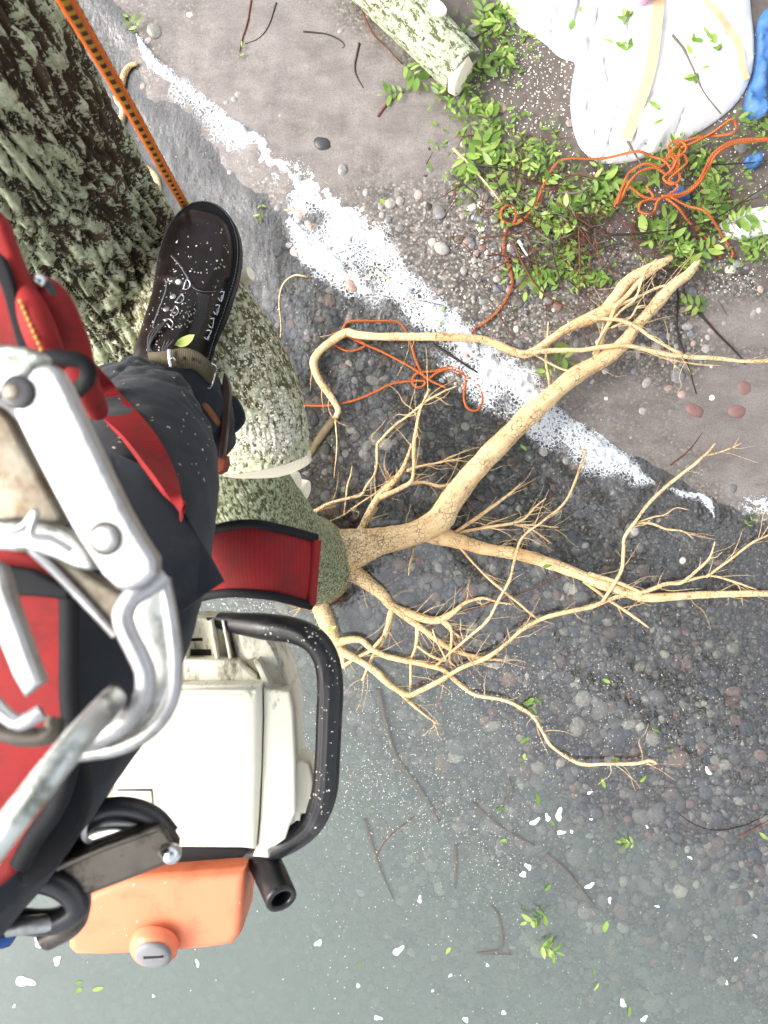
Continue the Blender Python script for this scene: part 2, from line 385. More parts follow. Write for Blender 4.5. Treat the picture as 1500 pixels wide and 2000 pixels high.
def foam(name, path, label, seed):
    p = np.array([[*PZ(a, b, 0)[:2], w * .66 * HCAM / FPX] for a, b, w in path])
    n = int(np.linalg.norm(np.diff(p[:, :2], axis=0), axis=1).sum() / .006)
    q = spline(p, n); T = np.gradient(q[:, :2], axis=0); T /= np.linalg.norm(T, axis=1)[:, None]
    Nn = np.stack([T[:, 1], -T[:, 0]], -1)
    if Nn.mean(0) @ SHN < 0: Nn = -Nn                       # points landward
    m = 44; w = np.linspace(-2.3, 1.15, m)
    edge = .30 * n2(q[:, 0], q[:, 1], 22, seed + 9, 4) + .34 * n2(q[:, 0], q[:, 1], 6, seed + 8, 2)     # ragged front
    G = q[:, None, :2] + Nn[:, None] * ((w[None, :] + edge[:, None]) * q[:, 2][:, None] * .5)[..., None]
    gx_, gy_ = G[..., 0], G[..., 1]; W = np.broadcast_to(w[None], gx_.shape)
    big_ = n2(gx_, gy_, 8, seed + 1, 3)
    dens = sstep(1.0, .45, W) * (.12 + .88 * sstep(-1.7, .25, W)) + .80 * big_ - .30
    dens = dens - 1.2 * (1 - sstep(-2.3, -1.4, W)) - .9 * sstep(.0, .04, np.r_[np.linspace(.04, 0, 12), np.zeros(n - 24), np.linspace(0, .04, 12)])[:, None]
    core = sstep(.35, .9, dens); film = .62 * dens + .06
    hz = core * (.006 + .010 * (.5 + n2(gx_, gy_, 45, seed + 2, 3))) + .003
    zz = np.maximum(hz + .012 * np.exp(-((shore_s(gx_, gy_) + .03) / .07) ** 2), bed(gx_, gy_) + .003)
    V = np.stack([gx_, gy_, zz], -1).reshape(-1, 3)
    i = (np.arange(n - 1)[:, None] * m + np.arange(m - 1)[None]).ravel()
    o = mesh(name, V, np.stack([i, i + 1, i + m + 1, i + m], -1), m_film, attr={'dens': film})
    tag(o, label, 'foam', kind='stuff')
    sel = rng.choice(n * m, size=int(n * m * .8)); sel = sel[dens.ravel()[sel] + rng.normal(0, .22, len(sel)) > .62]
    r = rng.uniform(.0007, .0020, len(sel)); ctr = V[sel] + rng.normal(0, .004, (len(sel), 3)); ctr[:, 2] = np.abs(ctr[:, 2] - V[sel, 2]) * .6 + V[sel, 2]
    t4 = np.array([(1, 0, 0), (-1, 0, 0), (0, 1, 0), (0, -1, 0), (0, 0, 1), (0, 0, -1)], float)
    f8 = np.array([(0, 2, 4), (2, 1, 4), (1, 3, 4), (3, 0, 4), (2, 0, 5), (1, 2, 5), (3, 1, 5), (0, 3, 5)])
    if len(sel): tag(mesh('bubbles', (ctr[:, None] + t4[None] * r[:, None, None]).reshape(-1, 3), (f8[None] + (np.arange(len(sel)) * 6)[:, None, None]).reshape(-1, 3), m_foam, o), kind='stuff')
    return o
foam('foam', [(268, 70, 8), (300, 125, 26), (345, 165, 50), (400, 205, 62), (470, 258, 72), (560, 335, 84), (640, 405, 120), (720, 485, 130), (800, 560, 118), (880, 640, 100), (960, 715, 125), (1050, 790, 110), (1120, 850, 100), (1190, 890, 88), (1240, 925, 50), (1285, 950, 14)], 'long white foam line of the small wave along the shore', 11)
foam('foam', [(560, 430, 30), (610, 480, 70), (680, 545, 60), (740, 590, 20)], 'thin foam patch trailing behind the wave near the floating leaf', 14)
foam('foam', [(1425, 968, 10), (1450, 976, 34), (1490, 982, 46), (1540, 985, 50)], 'short strip of foam at the picture edge beside the green floating sprig', 12)
foam('foam', [(1290, 950, 8), (1330, 962, 20), (1365, 968, 22), (1385, 990, 16), (1392, 1010, 6)], 'thin wisps of foam where the wave runs out', 15)
# ------------------------------------------------------------------ the tree: trunk, stem, cut limb, bared roots
tree = thing('leaning_tree', 'lichen covered leaning tree with bared pale roots at the water edge', 'tree', PZ(600, 1095, -.05))
def bark_mat(name, dark, mid, lich, lich2, fine=1.0, green=.0):
    m, nt, out = newmat(name); u = uvco(nt)
    fineN = tex(nt, scaled(nt, u, (1, .6, 1)), 260 * fine, 4, .75)
    f = math_(nt, 'ADD', att(nt, 'lich'), math_(nt, 'MULTIPLY', math_(nt, 'SUBTRACT', fineN, .5), 2.6))
    lf = ramp(nt, f, [(.46, 0), (.51, 1)])
    bk = mixc(nt, ramp(nt, tex(nt, scaled(nt, u, (1, .16, 1)), 190 * fine, 4, .7), [(.3, 0), (.7, 1)]), dark, mid)
    bk = mixc(nt, math_(nt, 'MULTIPLY', att(nt, 'rise'), .8), bk, tuple(q * 1.5 for q in mid))
    lc = mixc(nt, ramp(nt, tex(nt, u, 90 * fine, 3, .7), [(.35, 0), (.65, 1)]), lich, lich2)
    c = mixc(nt, lf, bk, lc); c = mixc(nt, att(nt, 'tan'), c, mixc(nt, ramp(nt, tex(nt, u, 160, 4, .7), [(.42, 0), (.58, 1)]), (.16, .09, .045), (.60, .43, .24)))
    h = math_(nt, 'ADD', math_(nt, 'MULTIPLY', lf, .5), fineN)
    bsdf(nt, out, c, .85, .2, 0, bump(nt, h, .6, .0025)); return m
def bark_tube(name, rows, seg, step, mat, depth, ly, lscale, seed, parent, tan=None, ridge=(55, 9), stretch=.55):
    q = np.array([[*P(a, b, d), r] for a, b, d, r in rows]) if isinstance(rows, list) else rows
    n = int(np.linalg.norm(np.diff(q[:, :3], axis=0), axis=1).sum() / step)
    q = spline(q, n); st = {}
    rm = q[:, 3].mean()
    def disp(th, L, pos):
        cyl = np.stack(np.broadcast_arrays(np.cos(th) * rm, np.sin(th) * rm, L), -1)
        a = noise(cyl * (ridge[0], ridge[0], ridge[1]), seed); b = noise(cyl * (ridge[0] * 2, ridge[0] * 2, ridge[1] * 2.6), seed + 1); e = fbm(cyl * (30, 30, 22), 3, seed + 6)
        rise = np.clip(1 - 1.9 * np.abs(a + .35 * b + .15 * e), -.6, 1)          # ridges with sharp furrows between
        rise = .6 - np.clip(1.15 - 2.6 * np.abs(a + .3 * b), 0, 1.15)
        l = fbm(cyl * (lscale, lscale, lscale * stretch), 4, seed + 3) * .9 + .55 * (rise - (.25 if stretch > .9 else 0)) * (1 if stretch < .9 else .35) + ly(th, L / L.max(), pos)
        st['rise'] = sstep(-.3, .7, rise); st['lich'] = .5 + .55 * l
        lump = .05 * noise(cyl * (7, 7, 4), seed + 5)
        return depth * rise + depth * .22 * b + rm * lump + depth * .35 * sstep(.0, .25, l)
    V, Fq, uv = tube(q[:, :3], q[:, 3], seg, True, disp)
    tn = np.zeros(len(V)) if tan is None else tan(V)
    return mesh(name, V, Fq, mat, parent, uv=uv, attr={'lich': st['lich'].ravel(), 'rise': st['rise'].ravel(), 'tan': tn})
m_bark = bark_mat('furrowed_bark_with_lichen', (.011, .008, .005), (.068, .049, .030), (.33, .365, .22), (.61, .63, .45), 1.0)
m_bark2 = bark_mat('smooth_bark_with_lichen', (.035, .034, .018), (.13, .12, .065), (.24, .29, .15), (.50, .53, .36), 1.0)
m_bark3 = bark_mat('pale_bark_with_lichen', (.045, .042, .016), (.17, .145, .075), (.36, .38, .22), (.66, .65, .50), 1.0)
stem_up = np.array([[*P(500, 1018, 2.0), .115], [*P(430, 930, 1.80), .130], [*P(335, 775, 1.67), .145], [*P(258, 640, 1.57), .155], [*P(187, 523, 1.47), .158], [*P(114, 421, 1.36), .158], [*P(13, 272, 1.20), .156], [*P(-100, 110, 1.02), .150],
                    [-.57, .66, 2.05, .145], [-.60, .76, 2.7, .135], [-.66, .86, 3.6, .12], [-.64, 1.0, 4.6, .10]])
put(bark_tube('stem', stem_up, 360, .0042, m_bark, .0090, lambda th, L, p: +.07 - .35 * sstep(.0, .5, noise(p * 4.0, 40)) - .30 * sstep(.02, .10, p[..., 0] + .48 + .55 * (p[..., 1] - .5)) , 62, 31, None, ridge=(75, 12)), tree)
put(bark_tube('trunk', [(602, 1098, 2.83, .165), (600, 1095, 2.70, .150), (578, 1082, 2.52, .132), (540, 1055, 2.25, .128), (495, 1015, 1.97, .128), (440, 935, 1.76, .122), (350, 790, 1.66, .11)], 300, .0045, m_bark2, .002,
    lambda th, L, p: .05 + 0 * L, 130, 51, None, tan=lambda V: sstep(.13, .03, V[:, 2] + .05 * noise(V * 9, 2)), ridge=(90, 50), stretch=1.0), tree)
limb = bark_tube('limb', [(330, 560, 1.46, .10), (400, 640, 1.43, .098), (455, 730, 1.41, .098), (490, 815, 1.41, .094), (509, 900, 1.43, .086)], 260, .003, m_bark3, .0022,
    lambda th, L, p: -.05 + .42 * sstep(.55, 1, L), 100, 61, None, ridge=(70, 45), stretch=1.0)
put(limb, tree)
# the cut end of the limb: a pale tilted disc with saw marks
m_cut, nt, out = newmat('fresh_cut_wood'); u = objco(nt)
dist = nd(nt, 'VectorMath', {0: u}, operation='LENGTH').outputs['Value']
rings = nd(nt, 'TexWave', {'Vector': u, 'Scale': 45.0, 'Distortion': 2.5, 'Detail': 3.0}, wave_type='RINGS', rings_direction='SPHERICAL').outputs[1]
c = mixc(nt, rings, (.86, .77, .58), (.92, .86, .72)); c = mixc(nt, ramp(nt, tex(nt, u, 40, 6), [(.55, 0), (.8, .4)]), c, (.70, .54, .34))
bsdf(nt, out, c, .8, .2, 0, bump(nt, tex(nt, scaled(nt, u, (1, 12, 1)), 40, 4), .3, .001))
def disc(name, ctr, normal, r, mat, parent, th=.004, seed=1, squash=1.0):
    a = np.linspace(0, 2 * np.pi, 40, endpoint=False); rr = r * (1 + .05 * np.sin(2 * a + seed) + .03 * np.sin(5 * a + seed))
    V = [[math.cos(t) * q * f, math.sin(t) * q * squash * f, z] for z, f in ((-th * 3, 1), (th * .4, 1), (th, .94)) for t, q in zip(a, rr)]
    Fc = [[k * 40 + j, k * 40 + (j + 1) % 40, k * 40 + 40 + (j + 1) % 40, k * 40 + 40 + j] for k in (0, 1) for j in range(40)] + [list(range(80, 120))]
    o = mesh(name, V, Fc, mat, None, smooth=False); o.rotation_euler = Vector(normal).to_track_quat('Z', 'Y').to_euler()
    o.location = Vector(ctr) - (parent.location if parent else Vector()); o.parent = parent; return o
disc('cut_face', P(511, 905, 1.425), (.12, -.96, .26), .080, m_cut, tree, .004, 2)
disc('pruning_cut', P(577, 942, 2.05), (.85, -.05, .55), .026, m_cut, tree, .008, 1, .6)
disc('pruning_cut', P(595, 957, 2.15), (.85, -.15, .55), .026, m_cut, tree, .008, 3, .6)
disc('pruning_cut', P(484, 538, 1.45), (.75, .3, .6), .014, m_cut, tree, .008, 3, .7)

m_root, nt, out = newmat('bare_root'); u = uvco(nt); g = geo(nt)
c = mixc(nt, ramp(nt, tex(nt, scaled(nt, u, (1, .25, 1)), 55, 3, .65), [(.3, 0), (.7, 1)]), (.66, .44, .21), (.88, .69, .42))
ck = nd(nt, 'TexVoronoi', {'Vector': scaled(nt, g, (1, 1, 1)), 'Scale': 62.0}, feature='DISTANCE_TO_EDGE').outputs['Distance']
fr = math_(nt, 'MULTIPLY', ramp(nt, ck, [(.0, 1), (.07, 0)]), ramp(nt, tex(nt, g, 16, 3), [(.42, 0), (.56, .95)]))
c = mixc(nt, ramp(nt, tex(nt, scaled(nt, u, (1, .22, 1)), 42, 4, .7), [(.56, 0), (.66, .55)]), c, (.40, .23, .10))
c = mixc(nt, ramp(nt, tex(nt, g, 5.5, 3, .6), [(.45, 0), (.68, .6)]), c, (.52, .30, .12))
c = mixc(nt, fr, c, (.13, .065, .028))
c = mixc(nt, ramp(nt, tex(nt, g, 70, 4, .75), [(.58, 0), (.66, .75)]), c, (.22, .12, .05))
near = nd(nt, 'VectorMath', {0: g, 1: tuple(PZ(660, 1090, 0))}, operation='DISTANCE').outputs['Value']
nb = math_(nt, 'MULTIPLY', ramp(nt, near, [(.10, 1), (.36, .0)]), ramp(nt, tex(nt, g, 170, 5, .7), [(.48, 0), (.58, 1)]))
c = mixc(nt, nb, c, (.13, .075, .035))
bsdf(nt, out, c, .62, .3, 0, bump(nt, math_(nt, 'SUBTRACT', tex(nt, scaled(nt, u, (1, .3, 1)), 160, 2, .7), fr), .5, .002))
def root_pts(pts, z0, z1):
    p = np.array(pts, float); n = len(p); z = np.linspace(z0, z1, n); out = []
    for k in range(n):
        q = PZ(p[k, 0], p[k, 1], z[k]); gz = float(bed(q.x, q.y)); zz = max(z[k], gz + .002) if z1 > -.01 else z[k]
        q = PZ(p[k, 0], p[k, 1], zz); out.append([*q, p[k, 2] / 2 * (HCAM - zz) / FPX])
    return np.array(out)
def root(pts, z0=.05, z1=.01, hairs=4, ws=.63, wob=.12, name='root', parent=tree, mat=None):
    pts = [(a, b, w * ws if w > 9 else max(w * .5 * (1 + ws), w * ws)) for a, b, w in pts]
    q = root_pts(pts, z0, z1); n = max(10, int(np.linalg.norm(np.diff(q[:, :3], axis=0), axis=1).sum() / .010))
    q = spline(q, n); sd = rnd.randint(0, 900)
    jit = np.stack([noise(q[:, :3] * (7 if q[:, 3].max() > .012 else 20), sd + k) for k in range(3)], -1) * np.minimum(q[:, 3:4] * .28 + .0006, .006); q[:, :3] += jit * np.linspace(.2, 1, n)[:, None]
    q[:, 3] = np.maximum(q[:, 3], .0011) * (1 + wob * noise(q[:, :3] * 9, sd + 4))
    seg = 20 if q[:, 3].max() > .02 else 10 if q[:, 3].max() > .007 else 7
    V, Fq, uv = tube(q[:, :3], q[:, 3], seg, True, lambda th, L, pos: np.minimum(q[:, 3:4], .025) * (.16 * noise(pos * 14, sd) + .07 * noise(pos * (38, 38, 38), sd + 1)))
    o = mesh(name, V, Fq, mat or m_root, None, uv=uv)
    if parent is not None: put(o, parent)
    if hairs:
        mb = MB()
        for _ in range(int(hairs * 1.8)):
            k = rnd.randrange(n // 8, n - 1); b = q[k, :3]; a = rnd.uniform(0, 6.28); Lh = rnd.uniform(.04, .15)
            t = q[min(k + 2, n - 1), :3] - q[max(k - 2, 0), :3]; t /= np.linalg.norm(t) + 1e-9
            dr = t * rnd.uniform(.6, 1.6) + np.array([math.cos(a), math.sin(a), .05]) * .8; pp = [b]
            for j in range(4): dr = dr + np.array([rnd.gauss(0, .24), rnd.gauss(0, .24), rnd.gauss(0, .08)]); pp.append(pp[-1] + dr / np.linalg.norm(dr) * Lh / 4)
            pp = np.array(pp); pp[:, 2] = np.maximum(pp[:, 2], .004)
            mb.tube(pp, np.linspace(min(rnd.uniform(.0007, .0019), q[k, 3] * .6), .0005, 5), 4, 10)
        h = mb.build('root_hairs', mat or m_root); h.parent = o; h.matrix_parent_inverse = o.matrix_parent_inverse.copy() if False else Matrix()
        if parent is not None: h.matrix_parent_inverse = Matrix()
        tag(h, kind='stuff')
    return o
RT = [
 ([(640, 1082, 150), (690, 1072, 122), (740, 1058, 92), (800, 1044, 80), (850, 1022, 84), (885, 975, 74), (930, 915, 68), (985, 860, 64), (1040, 805, 60), (1090, 760, 58), (1130, 730, 54), (1180, 700, 47), (1218, 672, 44), (1240, 640, 40), (1270, 605, 38), (1310, 560, 34), (1345, 535, 28), (1366, 508, 14)], .07, .10, 14),
 ([(820, 1040, 50), (860, 1046, 60), (895, 1056, 50), (950, 1072, 42), (1020, 1085, 38), (1090, 1106, 36), (1150, 1130, 33), (1200, 1150, 30), (1250, 1165, 28), (1320, 1165, 24), (1400, 1160, 22), (1500, 1160, 20), (1580, 1162, 18)], .06, .03, 12),
 ([(650, 1105, 100), (690, 1120, 62), (720, 1140, 42), (748, 1163, 37), (766, 1184, 30), (800, 1198, 26), (850, 1212, 24), (880, 1200, 19), (905, 1180, 13), (925, 1172, 10), (945, 1168, 8), (975, 1176, 5), (1002, 1180, 3)], .06, .02, 14),
 ([(764, 1184, 18), (800, 1210, 20), (840, 1240, 18), (870, 1262, 16), (900, 1275, 13), (940, 1285, 9), (982, 1289, 4)], .05, .02, 8),
 ([(768, 1176, 20), (757, 1225, 20), (745, 1255, 16), (733, 1272, 12), (720, 1300, 10), (707, 1329, 5)], .05, .01, 6),
 ([(610, 1140, 95), (625, 1180, 62), (638, 1215, 50), (652, 1245, 46), (664, 1266, 38), (671, 1300, 14)], .06, .02, 5),
 ([(652, 1258, 34), (680, 1250, 26), (705, 1250, 22), (722, 1264, 20), (750, 1280, 18), (780, 1288, 17), (830, 1298, 16), (865, 1308, 15), (885, 1325, 14), (905, 1342, 14), (930, 1358, 12), (975, 1365, 11), (1010, 1378, 10), (1040, 1398, 10), (1060, 1430, 10), (1080, 1460, 10), (1130, 1490, 9), (1180, 1492, 8), (1240, 1492, 8), (1270, 1486, 7), (1286, 1493, 4)], .05, .035, 9),
 ([(660, 1268, 30), (700, 1290, 22), (735, 1312, 26), (755, 1332, 22), (780, 1350, 18), (800, 1358, 16), (820, 1350, 15), (860, 1330, 15), (900, 1305, 14), (950, 1285, 13), (985, 1260, 12), (1020, 1230, 12), (1060, 1208, 14), (1110, 1195, 15), (1160, 1183, 14), (1200, 1168, 13), (1260, 1155, 12), (1300, 1140, 9), (1330, 1138, 8), (1360, 1115, 7), (1385, 1090, 5), (1397, 1058, 3)], .05, .05, 18),
 ([(782, 1354, 11), (810, 1380, 8), (835, 1400, 6), (857, 1416, 3)], .03, .004, 3),
 ([(1325, 1139, 7), (1385, 1125, 6), (1430, 1135, 5), (1478, 1152, 3)], .045, .03, 4),
 ([(1380, 1127, 6), (1430, 1090, 6), (1470, 1060, 5), (1508, 1042, 4)], .045, .03, 4),
 ([(625, 1160, 40), (605, 1185, 18), (585, 1180, 13), (572, 1168, 7)], .04, .0, 2),
 ([(668, 1304, 11), (695, 1285, 11), (725, 1270, 9), (748, 1243, 8)], .04, .05, 3),
 ([(690, 1060, 40), (705, 1032, 24), (735, 976, 22), (760, 950, 20), (785, 920, 16), (797, 890, 12), (804, 866, 7)], .06, .03, 9),
 ([(742, 972, 18), (780, 955, 16), (803, 940, 12), (808, 915, 10), (808, 880, 9), (810, 850, 8), (818, 812, 7), (825, 790, 6), (839, 760, 5)], .055, .12, 6),
 ([(800, 945, 12), (830, 942, 10), (860, 950, 8), (888, 942, 4)], .05, .02, 7),
 ([(795, 920, 8), (815, 912, 7), (850, 905, 5), (893, 896, 3)], .04, .02, 6),
 ([(715, 1030, 16), (722, 1010, 16), (735, 990, 12)], .02, .03, 0),
 ([(614, 1000, 12), (640, 985, 9), (680, 973, 7), (705, 968, 7), (715, 950, 6), (732, 925, 6), (736, 895, 6), (737, 868, 6), (745, 858, 6), (770, 832, 6), (800, 810, 6), (830, 785, 6), (860, 768, 5), (893, 753, 3)], .05, .05, 6),
 ([(612, 998, 12), (632, 996, 8), (657, 989, 4)], .04, .02, 2),
 ([(636, 1022, 4), (672, 1005, 4), (700, 985, 4), (740, 958, 4), (770, 928, 2)], .03, .05, 2),
 ([(672, 1006, 4), (676, 970, 4), (679, 945, 4), (684, 930, 3), (688, 910, 2)], .03, .07, 0),
 ([(850, 1302, 6), (880, 1275, 6), (915, 1245, 7), (950, 1215, 7), (965, 1190, 7), (975, 1170, 7), (995, 1135, 7), (1005, 1095, 7), (1015, 1060, 7), (1030, 1040, 6), (1060, 1018, 6), (1100, 985, 6), (1120, 950, 6), (1135, 905, 5), (1146, 878, 3)], .06, .13, 10),
 ([(882, 1048, 7), (920, 1095, 6), (960, 1135, 6), (1000, 1168, 6), (1047, 1206, 4)], .07, .05, 3),
 ([(880, 1046, 10), (930, 1012, 9), (975, 980, 8), (1010, 952, 5), (1016, 943, 2)], .06, .03, 5),
 ([(885, 1042, 9), (950, 1030, 8), (1000, 1022, 8), (1025, 1012, 6), (1045, 990, 5), (1067, 973, 3)], .05, .02, 8),
 ([(1003, 1023, 6), (1040, 1035, 5), (1078, 1062, 3)], .03, .01, 3),
 ([(1000, 1024, 5), (1050, 1026, 4), (1092, 1031, 2)], .03, .01, 3),
 ([(1150, 1120, 12), (1200, 1135, 12), (1255, 1158, 9)], .06, .05, 0),
 ([(1140, 1135, 9), (1190, 1172, 8), (1225, 1195, 8), (1267, 1226, 5)], .03, .005, 2),
 ([(1176, 1176, 8), (1200, 1140, 9), (1215, 1110, 9), (1218, 1070, 9), (1221, 1048, 9), (1240, 1020, 10), (1262, 990, 9), (1285, 965, 9), (1320, 935, 8), (1350, 912, 7), (1375, 890, 6), (1397, 866, 4)], .06, .07, 3),
 ([(1376, 890, 5), (1410, 882, 4), (1449, 866, 3)], .06, .05, 2),
 ([(1238, 1023, 6), (1270, 1022, 6), (1300, 1033, 5), (1335, 1038, 4), (1352, 1050, 2)], .05, .03, 2),
 ([(1243, 1021, 4), (1275, 1010, 4), (1300, 1005, 4), (1320, 992, 3), (1347, 996, 2)], .05, .03, 2),
 ([(808, 1068, 6), (806, 1085, 6), (800, 1105, 6), (798, 1124, 3)], .05, .02, 0),
 ([(805, 1200, 16), (815, 1225, 15), (812, 1262, 10), (803, 1290, 8), (802, 1320, 7), (800, 1350, 4)], .035, .02, 3),
 ([(858, 1208, 14), (880, 1225, 13), (882, 1255, 10), (878, 1290, 6), (890, 1302, 3)], .045, .03, 5),
 ([(865, 1215, 9), (885, 1235, 8), (900, 1245, 5)], .045, .03, 4),
 ([(815, 1262, 6), (840, 1280, 6), (870, 1290, 6), (862, 1270, 5), (850, 1245, 5), (845, 1230, 4)], .06, .07, 0),
]
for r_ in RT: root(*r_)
# the long root that comes back from the bank over the wave into the shallows, and its offshoots
BR = [
 ([(1312, 503, 14), (1270, 525, 24), (1225, 550, 28), (1197, 588, 30), (1178, 610, 30), (1120, 635, 26), (1080, 660, 22), (1040, 688, 20), (1010, 690, 20), (960, 668, 20), (920, 660, 20), (860, 658, 20), (780, 658, 19), (700, 655, 20), (678, 650, 20), (648, 667, 20), (622, 688, 19), (612, 708, 19), (620, 735, 19), (640, 765, 18), (652, 785, 17), (660, 802, 15), (655, 816, 13)], .09, .012, 8),
 ([(658, 812, 14), (648, 824, 19), (625, 855, 20), (605, 888, 16), (588, 916, 10)], -.012, -.05, 0),
 ([(1012, 690, 14), (1080, 685, 12), (1140, 683, 11), (1190, 676, 10), (1230, 676, 10), (1270, 685, 11), (1320, 695, 11), (1400, 700, 10), (1460, 706, 9), (1510, 705, 8)], .10, .16, 4),
 ([(1250, 680, 5), (1300, 700, 4), (1370, 712, 4), (1408, 714, 2)], .12, .08, 2),
 ([(1160, 622, 8), (1210, 625, 9), (1245, 640, 8), (1280, 665, 7), (1332, 692, 5)], .12, .14, 4),
 ([(1163, 698, 12), (1175, 660, 12), (1190, 630, 11), (1205, 600, 8), (1245, 580, 6), (1290, 560, 5), (1322, 557, 3)], .09, .11, 5),
 ([(1158, 692, 5), (1178, 650, 5), (1215, 605, 5), (1240, 585, 5), (1250, 560, 5), (1260, 530, 6), (1282, 508, 5)], .10, .13, 3),
 ([(1040, 690, 5), (1095, 720, 4), (1128, 724, 3)], .08, .08, 0),
 ([(1302, 513, 10), (1255, 545, 12), (1222, 580, 12), (1198, 602, 12)], .10, .11, 3),
 ([(1195, 640, 5), (1230, 622, 5), (1245, 600, 4), (1262, 596, 3)], .12, .12, 3),
]
for b in BR: root(*b, ws=.80)

# the crown overhead, out of the picture: it shades the bank a little and shows as dark gaps in the water's reflection
m_crown = mat_plain('crown_leaves', (.07, .13, .03), .6, .3, 0, .4, 3)
def limb_up(a, b, r): 
    mb = MB(); m_ = [(a[k] + b[k]) / 2 + (.25 if k == 2 else .1) for k in range(3)]; mb.tube([a, m_, b], [r, r * .7, r * .25], 10, 24); return put(mb.build('branch', m_bark), tree)
ends = [((-.62, 1.0, 4.5), (1.6, 1.9, 6.2), .07), ((-.62, 1.0, 4.5), (-.4, 3.0, 6.4), .06), ((-.64, .9, 4.0), (2.9, -1.5, 5.9), .06), ((-.62, 1.0, 4.5), (1.2, .4, 6.6), .05)]
for a, b, r in ends: limb_up(a, b, r)
V_, F_ = [], []
cl = [(1.5, 1.9, 6.3, .9, 900), (.4, 1.8, 6.1, .8, 700), (2.6, 2.6, 6.2, .9, 600), (-.4, 3.0, 6.4, .9, 500), (1.2, .5, 6.6, .55, 420), (2.2, .9, 6.3, .6, 350), (.3, .3, 6.5, .5, 300), (1.1, -.1, 6.4, .5, 300), (2.1, -.1, 6.3, .5, 300), (3.0, .1, 6.2, .6, 350), (-.2, -.1, 6.3, .35, 150)]
cl += [(2.35 + .5 * k / 7, -1.3 - .4 * k / 7, 5.9, .14, 60) for k in range(8)] + [(2.6 + 1.25 * k / 15, -1.45 - 1.0 * k / 15, 5.9, .10 + .10 * math.sin(k * 2.1) ** 2, 55) for k in range(16)]
for x, y, z, r, n in cl:
    for _ in range(n):
        p = Vector((rnd.gauss(x, r * .6), rnd.gauss(y, r * .6), rnd.gauss(z, r * .35))); e = Vector((rnd.gauss(0, 1), rnd.gauss(0, 1), rnd.gauss(0, .5))).normalized() * rnd.uniform(.05, .11); f = e.cross(Vector((rnd.gauss(0, .4), rnd.gauss(0, .4), 1))).normalized() * e.length * .45; k = len(V_)
        V_ += [p - e, p - f, p + e, p + f]; F_.append([k, k + 1, k + 2, k + 3])
put(mesh('crown', V_, F_, m_crown, None), tree)
# ------------------------------------------------------------------ more helpers: slabs, strips, rays
from mathutils.bvhtree import BVHTree
def bvh_of(*obs):
    V, Fc = [], []
    for o in obs:
        n = len(V); M = o.matrix_basis if o.parent is None else (Matrix.Translation(o.parent.location) @ o.matrix_parent_inverse @ o.matrix_basis)
        V += [M @ q.co for q in o.data.vertices]; Fc += [[k + n for k in f.vertices] for f in o.data.polygons]
    return BVHTree.FromPolygons(V, Fc)
CAM = Vector((0, 0, HCAM))
def hit(bvh, px, py, off=.0):       # the surface met under a pixel, lifted a little towards the outside
    d = (P(px, py, 1.0) - CAM).normalized(); loc, n, _, _ = bvh.ray_cast(CAM, d)
    if loc is None: return None, None
    if n.dot(d) > 0: n = -n
    return loc + n * off, n
def chaikin(p, n=2):
    for _ in range(n):
        q = np.roll(p, -1, 0); p = np.stack([.75 * p + .25 * q, .25 * p + .75 * q], 1).reshape(-1, p.shape[1])
    return p
def slab(name, pts, d, thick, mat, parent=None, bevel=.003, seg=3, soft=0, dome=0.0, smooth=True):
    """outline in pixels at distance d (or per point), top face towards the camera, real thickness downwards, rounded edges"""
    p = np.array([(*q[:2], q[2] if len(q) > 2 else d) for q in pts], float)
    if soft: p = chaikin(p, soft)
    W = [P(*q) for q in p]
    if sum(a.x * b.y - b.x * a.y for a, b in zip(W, W[1:] + W[:1])) < 0: W = W[::-1]
    bm = bmesh.new(); top = [bm.verts.new(q) for q in W]; bot = [bm.verts.new(q - Vector((0, 0, thick))) for q in W]
    n = len(W); bm.faces.new(top); bm.faces.new(bot[::-1])
    for k in range(n): bm.faces.new([top[k], bot[k], bot[(k + 1) % n], top[(k + 1) % n]])
    bm.normal_update()
    if bevel: bmesh.ops.bevel(bm, geom=[e for e in bm.edges if (e.verts[0] in top) == (e.verts[1] in top)], offset=bevel, segments=seg, profile=.6, affect='EDGES', clamp_overlap=True)
    me = bpy.data.meshes.new(name); bm.to_mesh(me); bm.free()
    if smooth:
        me.polygons.foreach_set('use_smooth', np.ones(len(me.polygons), bool)); me.set_sharp_from_angle(angle=R(50))
    o = obj(name, me, mat)
    if parent is not None: put(o, parent)
    return o
